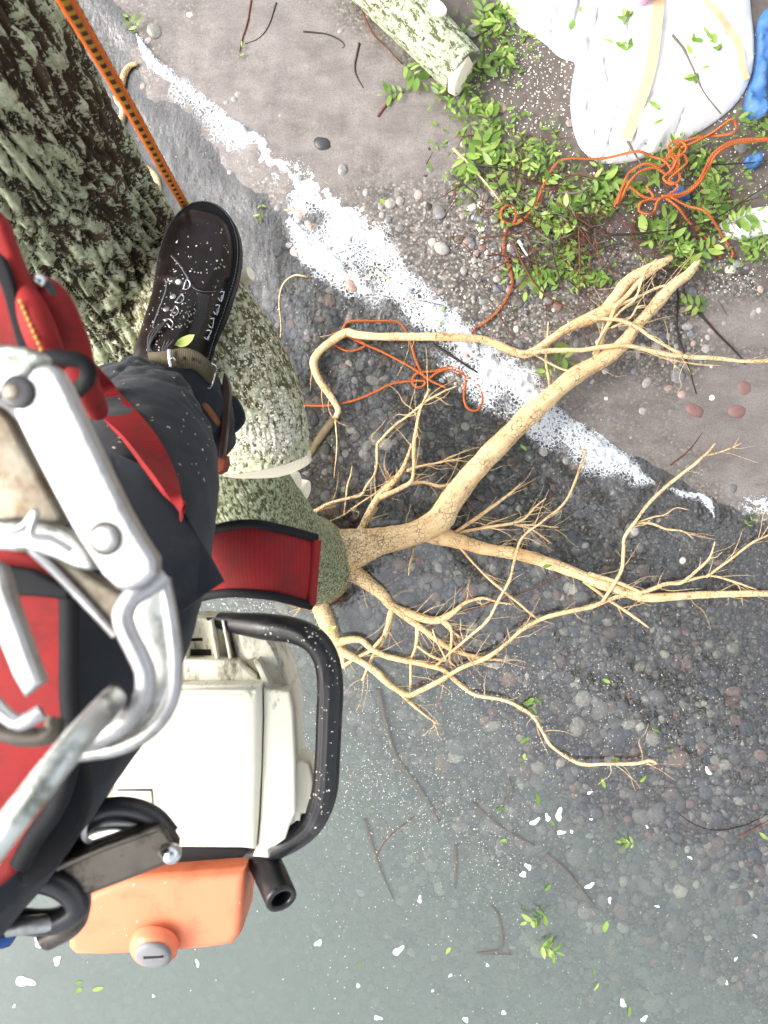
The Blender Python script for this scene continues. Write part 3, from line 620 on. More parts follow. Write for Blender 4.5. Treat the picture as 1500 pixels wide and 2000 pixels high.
def strip(name, ea, eb, thick, mat, parent=None, n=40, m=8, arch=0.0):
    """a band between two edge curves (world points), with thickness; u across, v along in metres"""
    A, B = spline(np.array([q[:] for q in ea]), n), spline(np.array([q[:] for q in eb]), n)
    t = np.linspace(0, 1, m)[None, :, None]; G = A[:, None] * (1 - t) + B[:, None] * t
    nr = np.cross(np.gradient(G, axis=0).reshape(-1, 3), (np.broadcast_to((B - A)[:, None], G.shape)).reshape(-1, 3)); nr /= np.linalg.norm(nr, axis=1)[:, None] + 1e-12
    if nr[:, 2].mean() < 0: nr = -nr
    nr = nr.reshape(G.shape); G = G + nr * (arch * 4 * t * (1 - t))
    V = np.concatenate([G.reshape(-1, 3), (G - nr * thick).reshape(-1, 3)]); N = n * m
    L = np.r_[0, np.cumsum(np.linalg.norm(np.diff((A + B) / 2, axis=0), axis=1))]; wd = np.linalg.norm(B - A, axis=1).mean()
    uv = np.stack(np.broadcast_arrays(t[..., 0] * wd, L[:, None]), -1).reshape(-1, 2); uv = np.vstack([uv, uv])
    i = (np.arange(n - 1)[:, None] * m + np.arange(m - 1)[None]).reshape(-1, 1)
    q = np.hstack([i, i + 1, i + m + 1, i + m]); Fc = q.tolist() + (q[:, ::-1] + N).tolist()
    bd = [k for k in range(m)] + [k * m + m - 1 for k in range(1, n)] + [(n - 1) * m + k for k in range(m - 2, -1, -1)] + [k * m for k in range(n - 2, 0, -1)]
    Fc += [[bd[k], bd[k] + N, bd[(k + 1) % len(bd)] + N, bd[(k + 1) % len(bd)]] for k in range(len(bd))]
    o = mesh(name, V, Fc, mat, None, uv=uv); o.data.set_sharp_from_angle(angle=R(60))
    if parent is not None: put(o, parent)
    return o
def ptube(name, pts, r, mat, parent=None, seg=12, n=None, disp=None):
    w = np.array([[*P(*q[:3]), (q[3] if len(q) > 3 else r)] for q in pts]); n = n or max(8, len(pts) * 6); q = spline(w, n)
    V, Fq, uv = tube(q[:, :3], q[:, 3], seg, True, disp); o = mesh(name, V, Fq, mat, None, uv=uv); o.data.set_sharp_from_angle(angle=R(50))
    if parent is not None: put(o, parent)
    return o
def wtube(name, pts, r, mat, parent=None, seg=8, n=None):
    q = spline(np.array([p[:] for p in pts]), n or len(pts) * 6); V, Fq, uv = tube(q, r, seg); o = mesh(name, V, Fq, mat, None, uv=uv)
    if parent is not None: put(o, parent)
    return o
def bead(name, ctr, normal, r, h, mat, parent=None, seg=20):        # a low dome: rivet, button, cap
    prof = [(0, h), (.55, h * .92), (.85, h * .6), (1, 0), (1, -h)]
    V = [(0, 0, h)] + [(math.cos(2 * math.pi * k / seg) * q * r, math.sin(2 * math.pi * k / seg) * q * r, z) for q, z in prof[1:] for k in range(seg)]
    Fc = [[0, 1 + k, 1 + (k + 1) % seg] for k in range(seg)] + [[1 + a * seg + k, 1 + a * seg + seg + k, 1 + a * seg + seg + (k + 1) % seg, 1 + a * seg + (k + 1) % seg] for a in range(len(prof) - 2) for k in range(seg)]
    o = mesh(name, V, Fc, mat); M = Matrix.Translation(ctr) @ Vector(normal).to_track_quat('Z', 'Y').to_matrix().to_4x4(); o.data.transform(M)
    if parent is not None: put(o, parent)
    return o

# ------------------------------------------------------------------ materials of clothing and gear
m_trous, nt, out = newmat('slate_work_trousers'); g = geo(nt)
c = mixc(nt, ramp(nt, tex(nt, g, 9, 5, .65), [(.3, 0), (.7, 1)]), (.017, .0205, .026), (.031, .036, .044))
c = mixc(nt, ramp(nt, tex(nt, g, 28, 6, .7), [(.58, 0), (.75, .3)]), c, (.07, .068, .062))
bsdf(nt, out, c, .92, .15, 0, bump(nt, math_(nt, 'ADD', tex(nt, g, 900, 1), math_(nt, 'MULTIPLY', tex(nt, g, 30, 2), 3.0)), .25, .0015), **{'Sheen Weight': .12})
def web_mat(name, ca, cb, ribs=700.0, dirt=(.10, .02, .02), rough=.75):
    m, nt, out = newmat(name); u = uvco(nt); g = geo(nt)
    w = nd(nt, 'TexWave', {'Vector': u, 'Scale': ribs / 6.283 / 3.18, 'Distortion': .3, 'Detail': 1.0}, wave_type='BANDS', bands_direction='Y').outputs[1]
    c = mixc(nt, w, ca, cb); c = mixc(nt, ramp(nt, tex(nt, g, 22, 6, .7), [(.45, 0), (.72, .65)]), c, dirt)
    bsdf(nt, out, c, rough, .3, 0, bump(nt, w, .25, .0008)); return m
m_red = web_mat('red_webbing', (.255, .012, .014), (.30, .016, .018), 1300)
m_red2 = mat_plain('red_padding', (.27, .016, .016), .7, .3, 0, .25, 40, .2, .001, (.14, .012, .012), 18, (.5, .7))
m_black = mat_plain('black_edging', (.012, .012, .014), .75, .25, 0, .3, 300, .4, .001)
m_olive = web_mat('olive_webbing', (.055, .045, .026), (.14, .115, .07), 2400, (.20, .17, .12))
m_alu = mat_plain('brushed_aluminium', (.52, .52, .53), .42, .5, 1.0, .14, 90, .3, .0008, (.32, .31, .29), 34, (.48, .68))
m_zinc = mat_plain('dull_zinc', (.66, .68, .66), .42, .5, 1.0, .2, 70, .2, .0006, (.20, .22, .19), 34, (.48, .62))
m_tarn = mat_plain('tarnished_metal', (.24, .215, .17), .5, .5, .8, .3, 60, .3, .001, (.16, .12, .08), 40, (.5, .65))
m_bronze = mat_plain('dark_bronze_steel', (.14, .125, .105), .38, .5, .85, .3, 60, .2, .0006, (.04, .035, .03), 30)
m_chrome = mat_plain('bright_steel', (.75, .76, .78), .2, .5, 1.0, .1, 80, .05)
m_dark = mat_plain('dark_steel', (.06, .06, .065), .35, .5, .6, .3, 80, .1)
m_cream, nt, out = newmat('cream_plastic'); g = geo(nt)
c = mixc(nt, tex(nt, g, 14, 3), (.74, .71, .57), (.82, .80, .68))
gy = nd(nt, 'SeparateXYZ', {'Vector': g}).outputs['Y']; yy = P(400, 1345, .95)
oil = math_(nt, 'ADD', tex(nt, scaled(nt, g, (1, .35, 1)), 55, 7, .75), math_(nt, 'MULTIPLY', ramp(nt, math_(nt, 'MULTIPLY_ADD', gy, 9.0, .5 - 9.0 * yy.y), [(.25, 0), (.75, 1)]), .14))
c = mixc(nt, ramp(nt, oil, [(.62, 0), (.78, .9)]), c, (.10, .075, .045))
bsdf(nt, out, c, .42, .4, 0, bump(nt, tex(nt, g, 260, 3), .12, .001))
m_orange = mat_plain('orange_tank_plastic', (.84, .25, .13), .40, .4, 0, .06, 30, .1, .001, (.60, .15, .07), 16, (.55, .8), **{'Subsurface Weight': .15, 'Subsurface Radius': (.01, .004, .002)})
m_plast = mat_plain('black_plastic', (.013, .013, .015), .34, .5, 0, .3, 120, .1, .0006, (.05, .05, .055), 40, (.55, .7))
m_rub = mat_plain('black_rubber', (.010, .010, .011), .6, .35, 0, .3, 150, .3, .001)
m_greycap = mat_plain('grey_cap_plastic', (.22, .22, .23), .5, .4, 0, .15)
m_boot = mat_plain('dark_brown_leather', (.0085, .0050, .0048), .40, .42, 0, .35, 70, .35, .0012, (.019, .009, .0085), 14, (.4, .7))
m_tong = mat_plain('black_leather', (.008, .0075, .008), .5, .4, 0, .3, 110, .4, .0012)
m_ltan = mat_plain('worn_brown_strap', (.22, .075, .028), .6, .35, 0, .4, 90, .4, .001, (.06, .02, .012), 50)
m_shank = mat_plain('brown_steel_shank', (.045, .020, .018), .42, .45, .3, .3, 60, .2)
m_pad = mat_plain('red_brown_leather', (.20, .045, .025), .7, .3, 0, .4, 120, .4, .001)
m_chip = mat_plain('wood_shavings', (.80, .76, .66), .8, .2, 0, .15)
m_leaf, nt, out = newmat('fresh_leaf'); oi = nd(nt, 'ObjectInfo').outputs['Random']; g = geo(nt)
c = ramp(nt, math_(nt, 'MULTIPLY_ADD', tex(nt, g, 30, 2), .5, math_(nt, 'MULTIPLY', oi, .55)), [(.12, (.055, .13, .02)), (.45, (.17, .30, .05)), (.7, (.32, .44, .10)), (.95, (.48, .52, .18))])
df = nd(nt, 'BsdfPrincipled', {'Base Color': c, 'Roughness': .42, 'Specular IOR Level': .45, 'Normal': bump(nt, tex(nt, g, 160, 3), .3, .001)}); tl = nd(nt, 'BsdfTranslucent', {'Color': c})
nt.links.new(nd(nt, 'MixShader', {0: .22, 1: df.outputs[0], 2: tl.outputs[0]}).outputs[0], out.inputs['Surface'])

# ------------------------------------------------------------------ the climber: one leg in slate trousers
person = thing('person', 'climber in slate work trousers, one leg seen from above', 'person', P(60, 1450, .75))
q = np.array([[*P(-420, 1700, .60), .135], [*P(-250, 1600, .58), .125], [*P(-70, 1450, .60), .108], [*P(75, 1290, .66), .104], [*P(185, 1110, .73), .098], [*P(265, 925, .86), .086], [*P(266, 835, .96), .075], [*P(268, 803, 1.03), .062], [*P(270, 790, 1.12), .050]])
n_ = 190; q = spline(q, n_)
def folds(th, L, pos):
    t = L / L.max(); k = sstep(.55, .95, t)
    f = fbm(pos * (16, 16, 10), 3, 71); cr = np.abs(noise(pos * (24, 24, 40), 73))
    return .006 * f * (.5 + k) - .007 * k * np.exp(-(cr / .12) ** 2) + .0035 * k * np.sin(L * 62 + 3 * np.sin(th * 2 + 1) + 5 * f) * (.4 + f)
V, Fq, uv = tube(q[:, :3], q[:, 3], 120, True, folds)
leg = put(mesh('trouser_leg', V, Fq, m_trous, None, uv=uv), person)
# a stiff pocket corner standing off the thigh, and the turned-up hem
slab('pocket_flap', [(215, 880, .70), (300, 920, .68), (352, 985, .665), (395, 1060, .66), (437, 1136, .66), (385, 1171, .655), (355, 1196, .65), (270, 1180, .60), (180, 1050, .615)], .66, .006, m_trous, person, .0025, 3)
legB = bvh_of(leg, *[o for o in person.children if o.name.startswith('pocket')])
ptube('gaiter', [(330, 715, 1.10, .030), (345, 735, 1.10, .044), (362, 770, 1.12, .050), (385, 815, 1.15, .050), (400, 860, 1.19, .045)], .05, m_trous, person, 40, 40, lambda th, L, pos: .003 * fbm(pos * 40, 3, 77))
slab('hem_flap', [(408, 796), (440, 773), (456, 770), (469, 786), (480, 812), (474, 832), (441, 858), (425, 850)], 1.16, .012, m_trous, person, .005, 3, soft=1)

# ------------------------------------------------------------------ boot
heel, toe = P(332, 800, 1.335), P(417, 424, 1.335)
bd_ = (toe - heel); ang = math.atan2(bd_.y, bd_.x) - math.pi / 2; BL = bd_.length
BM = Matrix.Translation(heel) @ Matrix.Rotation(ang, 4, 'Z') @ Matrix.Rotation(R(3), 4, 'X')
ky = np.array([0, .02, .06, .12, .17, .21, .25, .275, .293, .300, .304]) / .305 * BL
kw = np.array([.022, .037, .042, .045, .050, .0530, .0515, .0450, .0320, .0220, .010])
kl = np.array([-.003, -.003, -.002, 0, .002, .003, .003, .002, .001, 0, 0])
kh = np.array([.150, .158, .160, .135, .104, .086, .074, .066, .054, .046, .034])
yv = np.r_[np.linspace(0, .24, 50), np.linspace(.243, .3035, 34)] / .305 * BL
W_, Hh, Lc = np.interp(yv, ky, kw), np.interp(yv, ky, kh), np.interp(yv, ky, kl)
sm = lambda a: np.convolve(np.pad(a, 3, 'edge'), np.ones(7) / 7, 'valid')
W_, Hh = sm(W_), sm(Hh); tt = np.clip((yv / BL - .66) / .333, 0, 1); W_ = np.where(tt > .05, np.minimum(W_ + .01, .0525 * np.sqrt(np.clip(1 - tt ** 2.6, 0, 1)) + .004), W_); Hh = np.where(tt > .5, Hh * (1 - .35 * np.clip((tt - .7) / .3, 0, 1) ** 3), Hh); th = np.linspace(0, np.pi, 41)
cx, sx = np.sign(np.cos(th)) * np.abs(np.cos(th)) ** .62, np.abs(np.sin(th)) ** .75
V = np.stack([Lc[:, None] + W_[:, None] * cx[None] * (1 - .10 * sx[None] ** 2), np.broadcast_to(yv[:, None], (len(yv), 41)), .024 + (Hh[:, None] - .024) * sx[None]], -1)
crease = .0016 * np.sin((V[..., 1] - .165) * 300) * np.exp(-((V[..., 1] - .185) / .02) ** 2) * sx[None] + .0012 * noise(V * 40, 90)
V[..., 2] += crease
V[..., 2] -= .006 * np.exp(-((V[..., 0] / .020) ** 4)) * sstep(.20, .175, V[..., 1])               # tongue gap between the lacing rows
V = V.reshape(-1, 3); i = (np.arange(len(yv) - 1)[:, None] * 41 + np.arange(40)[None]).reshape(-1, 1)
boot = thing('boot', 'black brown laced work boot standing in the fork of the tree', 'boot', heel)
up = mesh('upper', V, np.hstack([i, i + 1, i + 42, i + 41]).tolist() + [list(range(41))[::-1], [(len(yv) - 1) * 41 + k for k in range(41)]], m_boot)
up.data.transform(BM); put(up, boot)
def outline(extra, n=64):           # sole edge loop in boot space, pushed outwards by extra
    y = np.r_[np.linspace(0, BL * .68, 24), BL * (.68 + .32 * np.sin(np.linspace(0, np.pi / 2, 22)[1:]))]
    w = np.interp(y, ky[:-3], kw[:-3]); t = np.clip((y / BL - .68) / .32, 0, 1); w = np.where(t > 0, .053 * np.sqrt(np.clip(1 - t ** 2.6, 0, 1)), w); w[0] *= .7
    lx = np.interp(y, ky, kl); ol = np.r_[np.c_[w + lx, y], np.c_[-w[::-1] + lx[::-1], y[::-1]][1:]]
    tg_ = np.roll(ol, -1, 0) - np.roll(ol, 1, 0); nn = np.stack([tg_[:, 1], -tg_[:, 0]], -1); nn /= np.linalg.norm(nn, axis=1)[:, None] + 1e-9
    return ol + nn * extra
def loop_slab(name, ol, z0, z1, mat, bev):
    bm = bmesh.new(); ol = chaikin(ol, 1); t = [bm.verts.new((a, b, z1)) for a, b in ol]; bt = [bm.verts.new((a, b, z0)) for a, b in ol]; n = len(ol)
    bm.faces.new(t); bm.faces.new(bt[::-1])
    for k in range(n): bm.faces.new([t[k], bt[k], bt[(k + 1) % n], t[(k + 1) % n]])
    bmesh.ops.recalc_face_normals(bm, faces=bm.faces)
    bmesh.ops.bevel(bm, geom=[e for e in bm.edges if e.verts[0].co.z == z1 and e.verts[1].co.z == z1], offset=bev, segments=3, affect='EDGES', clamp_overlap=True)
    me = bpy.data.meshes.new(name); bm.to_mesh(me); bm.free(); me.transform(BM); me.polygons.foreach_set('use_smooth', np.ones(len(me.polygons), bool)); me.set_sharp_from_angle(angle=R(40))
    return put(obj(name, me, mat), boot)
sole = loop_slab('sole', outline(.0110), 0, .026, m_rub, .004)
loop_slab('welt', outline(.0060), .024, .031, m_rub, .002)
ol = outline(.0085); mb = MB()       # stitches along the welt
for k in range(4, len(ol) - 4):
    a, b = Vector((*ol[k], .0315)), Vector((*ol[(k + 1) % len(ol)], .0315))
    for f in (.1, .6): mb.tube([BM @ a.lerp(b, f), BM @ a.lerp(b, f + .3)], .0008, 4, 3)
put(mb.build('welt_stitching', m_greycap), boot)
bootB = bvh_of(up)
def on_boot(px, py, off=.001):
    ax = 417 - 85 * (py - 424) / 376
    for k in range(12):
        r_ = hit(bootB, px + (ax - px) * k * .08, py, off)
        if r_[0] is not None: return r_
    return None, None
# seams across the vamp
def seam(name, pts, r, mat, off=.0006, bvh=bootB, parent=boot):
    w = [hit(bvh, a, b, off)[0] for a, b in pts]; w = [x for x in w if x is not None]
    if len(w) < 3: return None
    return wtube(name, w, r, mat, parent, 6, len(w) * 8)
seam('toe_seam', [(336, 497), (352, 515), (368, 540), (378, 558), (395, 566), (420, 566), (445, 555), (462, 540)], .0013, m_tong)
seam('toe_seam', [(334, 500), (350, 518), (366, 543), (376, 561), (394, 569), (421, 569), (447, 558), (464, 543)], .0007, m_greycap)
seam('side_seam', [(322, 545), (325, 560), (318, 585), (308, 610), (298, 640)], .0008, m_greycap)
seam('side_seam', [(462, 570), (452, 605), (438, 640), (424, 672)], .0008, m_greycap)
m_ring = m_chrome
LR = [((364, 556), (349, 551)), ((351, 586), (338, 579)), ((340, 610), (325, 604)), ((329, 634), (307, 646))]
RR = [((430, 578), (443, 581)), ((421, 604), (434, 607)), ((411, 630), (423, 634)), ((403, 653), (415, 660))]
lp, rp = [], []
for rows, acc, sg in ((LR, lp, 1), (RR, rp, -1)):
    for (a, b) in rows:
        c0, n0 = on_boot(*a, .002); c1, n1 = on_boot(*b, .0005)
        if c0 is None or c1 is None: continue
        n0 = (n0 + Vector((0, 0, 1.2))).normalized(); c0 = c0 + n0 * .0015
        e = (c0 - c1); e -= n0 * e.dot(n0); e.normalize(); f = n0.cross(e)
        ring = [c0 + f * .0072 * math.cos(t) + e * (.0065 * math.sin(t)) for t in np.linspace(0, math.pi, 9)] + [c0 - e * .001 - f * .0072 + n0 * .001, c0 - e * .001 + f * .0072 + n0 * .001, c0 + f * .0072]
        wtube('lace_ring', ring, .0010, m_ring, boot, 6, 44); bead('rivet', c1, n1, .0048, .0018, m_zinc, boot, 14)
        acc.append((c0 + e * .004, n0))
m_lace = mat_plain('black_lace', (.035, .035, .036), .6, .4, 0, .3, 300, .4)
mb = MB()
zz = [(lp[0], rp[0]), (rp[0], lp[1]), (lp[0], rp[1]), (lp[1], rp[1]), (rp[1], lp[2]), (lp[1], rp[2]), (lp[2], rp[2]), (rp[2], lp[3]), (lp[2], rp[3]), (lp[3], rp[3])]
for (a, na), (b, nb) in zz:
    mid = (a + b) / 2 + Vector((0, 0, .004)); mb.tube([a, a.lerp(mid, .5) + Vector((rnd.gauss(0, .001), rnd.gauss(0, .001), .003)), mid, b.lerp(mid, .5) + Vector((0, 0, .003)), b], .0019, 6, 20)
x0 = lp[3][0]
for k in range(3): mb.tube([x0 + Vector((-.004, 0, .004)), x0 + Vector((-.018 - .004 * k, -.02, .012)), x0 + Vector((-.026, -.040 - .006 * k, .014)), x0 + Vector((-.012, -.050, .012)), x0 + Vector((-.004 + .006 * k, -.028, .010))], .0019, 6, 24)
put(mb.build('lace', m_lace), boot)
tg = [on_boot(a, b, .0015)[0] for a, b in ((392, 574), (385, 610), (372, 645), (362, 680))]
V_ = []
for k, c0 in enumerate(tg):
    e = Vector((math.cos(ang), math.sin(ang), 0))
    for s in (-1, -.5, 0, .5, 1): V_.append(c0 + e * s * .013 + Vector((0, 0, .002 * (1 - s * s) + .0015)))
Fc = [[k * 5 + j, k * 5 + j + 1, k * 5 + j + 6, k * 5 + j + 5] for k in range(3) for j in range(4)]
put(mesh('tongue', V_, Fc, m_tong), boot)
# wood shavings caught on the boot and the trousers
def flakes(name, mat, bvh, spots, n, size, label, cat, off=.0006, slim=3.0, parent=None):
    V_, F_ = [], []
    while len(V_) < 4 * n:
        a, b, sx_, sy_ = rnd.choice(spots); loc, nn = hit(bvh, rnd.gauss(a, sx_), rnd.gauss(b, sy_), off)
        if loc is None: n -= .02; continue
        t = Vector((rnd.gauss(0, 1), rnd.gauss(0, 1), rnd.gauss(0, .3))); t -= nn * t.dot(nn); t.normalize(); w = nn.cross(t)
        L = size * rnd.uniform(.4, 1.4); B = L / rnd.uniform(1.2, slim) ; k = len(V_); h = nn * L * rnd.uniform(0, .3)
        V_ += [loc - t * L - w * B, loc + t * L - w * B + h, loc + t * L + w * B + h, loc - t * L + w * B]; F_.append([k, k + 1, k + 2, k + 3])
    o = mesh(name, V_, F_, mat, None, smooth=False); return tag(o, label, cat, kind='stuff')
flakes('wood_shavings', m_chip, bootB, [(410, 500, 40, 40), (385, 600, 30, 45), (320, 560, 25, 50), (375, 620, 14, 18), (300, 640, 20, 30)], 230, .0011, 'white wood shavings sprinkled over the dark boot', 'shavings')
def leaf_data(L=1.0, w=.36, fold=.12, curl=.15, n=5):
    V, Fc = [], []
    for k in range(n + 1):
        t = k / n; ww = w * L * math.sin(math.pi * min(t * .93 + .05, 1)) ** .8 * (1 - .25 * t) if 0 < k < n else .004 * L
        z = curl * L * (t - .5) ** 2 * -1 + curl * .25 * L
        V += [(-ww / 1, t * L, z + fold * ww), (0, t * L, z), (ww, t * L, z + fold * ww)]
    for k in range(n):
        a = 3 * k; Fc += [[a, a + 1, a + 4, a + 3], [a + 1, a + 2, a + 5, a + 4]]
    return np.array(V), Fc
LEAVES = []
for k in range(5):
    V, Fc = leaf_data(1, .15 + .03 * k, .18 - .05 * k, .35 - .18 * k); m = bpy.data.meshes.new('leaf'); m.from_pydata(V.tolist(), [], Fc); m.polygons.foreach_set('use_smooth', np.ones(len(m.polygons), bool)); m.materials.append(m_leaf); LEAVES.append(m)
def leaf(name, loc, yaw, L, tilt=(0, 0), k=None, parent=None):
    o = bpy.data.objects.new(name, LEAVES[rnd.randrange(5) if k is None else k]); COL.objects.link(o); o.location = loc; o.scale = (L, L, L); o.rotation_euler = (tilt[0], tilt[1], yaw); o.parent = parent; return o
lf, _ = on_boot(345, 668, .012)
tag(leaf('leaf', lf + Vector((-.012, -.004, 0)), R(-70), .034, (.2, -.3), 4), 'torn green leaf caught in the laces of the boot', 'leaf')

# ------------------------------------------------------------------ climbing spur: strap, buckles, shank, pad
spur = thing('climbing_spur', 'olive strapped climbing spur with brown steel shank on the boot', 'climbing spur', P(400, 780, 1.16))
strip('strap', [P(288, 692, 1.06), P(325, 687, 1.055), P(350, 681, 1.05), P(370, 682, 1.05), P(392, 692, 1.055), P(410, 707, 1.065), P(423, 719, 1.08)],
      [P(300, 706, 1.07), P(332, 718, 1.065), P(356, 720, 1.06), P(374, 721, 1.06), P(386, 727, 1.065), P(396, 737, 1.075), P(407, 752, 1.09)], .004, m_olive, spur, 50, 8, .004)
strip('strap', [P(417, 722, 1.10), P(430, 745, 1.12), P(437, 770, 1.15), P(440, 790, 1.18)], [P(404, 745, 1.11), P(414, 760, 1.13), P(424, 782, 1.16), P(428, 800, 1.19)], .004, m_olive, spur, 20, 6)
strip('strap', [P(352, 721, 1.075), P(375, 722, 1.075), P(393, 735, 1.085), P(404, 752, 1.10)], [P(350, 727, 1.09), P(372, 729, 1.09), P(388, 742, 1.10), P(399, 757, 1.11)], .003, m_rub, spur, 20, 5)
slab('buckle', [(326, 681), (333, 681), (336, 718), (329, 719)], 1.042, .006, m_chrome, spur, .002)
ptube('buckle_tongue', [(333, 701, 1.038), (338, 700, 1.038), (342, 702, 1.041)], .002, m_chrome, spur, 8)
for a, b in ((359, 699), (376, 701), (390, 707)): bead('strap_hole', P(a, b, 1.049), (0, 0, 1), .0022, .0005, m_rub, spur, 12)
ptube('square_ring', [(413, 711, 1.062), (421, 716, 1.064), (420, 730, 1.07), (416, 745, 1.08), (411, 757, 1.085), (404, 757, 1.085), (396, 752, 1.08)], .0013, m_chrome, spur, 6, 60)
slab('shank', [(436, 727), (441, 729), (449, 760), (447, 800), (441, 850), (436, 895), (426, 894), (431, 845), (433, 800), (432, 765)], 1.115, .02, m_shank, spur, .002, 2, soft=1)
slab('leather_pad', [(419, 893), (441, 889), (443, 905), (437, 920), (424, 926), (419, 915)], 1.13, .03, m_pad, spur, .004)
ptube('strap_end', [(352, 755, 1.085), (375, 772, 1.085), (398, 790, 1.09), (415, 810, 1.10), (427, 829, 1.12)], .0042, m_ltan, spur, 8, 30)

# ------------------------------------------------------------------ climbing harness: webbing round the thigh and hip
har = thing('climbing_harness', 'red webbing climbing harness with black edging round the thigh', 'harness', P(60, 1000, .6))
def on_leg(px, py, off): 
    p_, n_ = hit(legB, px, py, off); return p_
ea = [(130, 640), (175, 702), (230, 768), (300, 858), (336, 935), (352, 985), (357, 1008)]
eb = [(100, 735), (160, 792), (230, 852), (296, 935), (330, 985), (346, 1008), (352, 1022)]
def lay(pts, off):
    o = []; 
    for a, b in pts:
        q_ = on_leg(a, b, off); o.append(q_ if q_ is not None else P(a, b, HCAM - o[-1].z if o else .7))
    return o
strip('thigh_strap', lay(ea, .006), lay(eb, .006), .004, m_red, har, 60, 10)
slab('hip_pad', [(-80, 360), (-5, 402), (14, 460), (40, 525), (62, 565), (92, 620), (112, 684), (96, 706), (40, 694), (-80, 690)], .47, .016, m_red2, har, .007, 4, soft=2)
ptube('webbing_roll', [(78, 560, .50, .008), (98, 585, .495, .011), (120, 635, .50, .0125), (142, 695, .51, .012), (160, 740, .52, .010), (190, 800, .60, .008)], .012, m_red2, har, 20, 40)
ptube('webbing_roll', [(44, 560, .475, .004), (62, 605, .465, .0085), (84, 665, .465, .009), (110, 720, .475, .007)], .009, m_red2, har, 16, 30)
slab('edging', [(-10, 486), (12, 508), (30, 570), (48, 640), (66, 690), (40, 700), (22, 640), (2, 560), (-14, 530)], .462, .006, m_black, har, .002, 3, soft=1)
mb = MB()
for k in range(9):
    t = k / 9; a = P(38 + 46 * t, 585 + 105 * t, .4545); b = P(38 + 46 * (t + .07), 585 + 105 * (t + .07), .4545); mb.tube([a, b], .0010, 5, 4)
put(mb.build('stitching', mat_plain('yellow_thread', (.55, .33, .08), .8)), har)
slab('strap_buckle', [(52, 545), (70, 528), (95, 545), (112, 572), (106, 590), (80, 586), (60, 570)], .485, .008, m_dark, har, .003, 3, soft=1)
bead('buckle_pin', P(76, 548, .484), (.3, .3, 1), .0045, .003, m_chrome, har)
ptube('keeper_loop', [(78, 712, .452), (100, 698, .45), (130, 700, .45), (158, 706, .452), (172, 722, .455), (168, 745, .46), (148, 764, .466)], .0045, m_black, har, 10, 50)
slab('waist_belt', [(-90, 1040), (40, 1070), (134, 1128), (136, 1250), (135, 1395), (150, 1440), (118, 1530), (106, 1572), (60, 1632), (34, 1680), (22, 1722), (-90, 1790)], .50, .016, m_red2, har, .005, 3, soft=1)
ptube('edging', [(118, 1112, .50), (134, 1150, .497), (136, 1250, .497), (136, 1350, .497), (140, 1420, .50), (135, 1490, .50), (112, 1570, .50), (70, 1632, .50), (38, 1690, .50)], .0062, m_black, har, 12, 70)
slab('inner_strap', [(-60, 1095), (60, 1112), (134, 1150), (132, 1172), (60, 1165), (-60, 1160)], .485, .008, m_black, har, .003, 3)
slab('belt_loop', [(95, 1600), (140, 1480), (165, 1500), (175, 1560), (150, 1640), (90, 1720), (40, 1740), (30, 1700)], .53, .012, m_black, har, .005, 3, soft=2)
# the free webbing tail with black edges over the trunk
te = [P(330, 1085, 1.02), P(385, 1050, .96), P(430, 1031, .92), P(490, 1023, .90), P(550, 1033, .905), P(618, 1051, .93)]
be = [P(330, 1190, 1.02), P(395, 1166, .965), P(450, 1158, .925), P(520, 1162, .905), P(560, 1170, .91), P(607, 1183, .935)]
strip('webbing_tail', te, be, .005, m_red, har, 80, 14, .006)
for nm, e in (('edging', te), ('edging', be)): wtube(nm, [q_ + Vector((0, 0, .0015)) for q_ in e], .0052, m_black, har, 12, 80)
wtube('end_fold', [te[-1].lerp(be[-1], t) + Vector((.0005, 0, .002 + .004 * 4 * t * (1 - t))) for t in (.03, .25, .5, .75, .97)], .0058, m_red2, har, 14, 30)
mb = MB()
for k in range(17):
    t = .04 + .92 * k / 17; a, b = [te[-1].lerp(be[-1], t + s_) + Vector((-.0125, 0, .0012 + .006 * 4 * (t + s_) * (1 - t - s_))) for s_ in (0, .035)]; mb.tube([a, b], .0011, 5, 4)
put(mb.build('stitching', m_black), har)

# ------------------------------------------------------------------ hardware hanging from the harness
hook = thing('snap_hook', 'big silver aluminium snap hook with riveted gate in front of the thigh', 'snap hook', P(200, 1100, .40))
slab('gate_bar', [(48, 738), (68, 712), (96, 706), (120, 730), (152, 800), (206, 915), (262, 1028), (318, 1112), (258, 1158), (214, 1148), (150, 1052), (95, 948), (46, 852), (20, 795), (28, 760)], .350, .012, m_alu, hook, .0035, 4, soft=1)
bead('rivet_seat', P(205, 1052, .3497), (0, 0, 1), .0072, .0004, m_bronze, hook, 28); bead('rivet', P(205, 1052, .3494), (0, 0, 1), .0058, .0010, m_alu, hook, 28)
slab('top_plate', [(-70, 672), (5, 671), (58, 677), (88, 694), (70, 716), (34, 742), (10, 770), (-70, 780)], .365, .012, m_zinc, hook, .003, 3, soft=1)
bead('pin_seat', P(34, 766, .349), (0, 0, 1), .0072, .0006, m_dark, hook, 24); bead('pin', P(22, 764, .3485), (0, 0, 1), .0038, .0012, m_tarn, hook, 20)
slab('side_plate', [(-60, 770), (12, 800), (46, 872), (106, 980), (122, 1008), (116, 1028), (60, 1022), (-60, 1015)], .378, .010, m_tarn, hook, .003, 3, soft=1)
slab('lock_sleeve', [(-60, 1018), (40, 1016), (112, 1026), (158, 1062), (190, 1110), (160, 1118), (90, 1085), (30, 1078), (-60, 1070)], .368, .012, m_zinc, hook, .0045, 4, soft=1)
ptube('spring', [(-20, 1040, .362), (40, 1030, .358), (70, 1000, .357), (60, 1045, .356), (100, 1052, .358), (140, 1075, .362)], .0017, m_alu, hook, 8, 60)
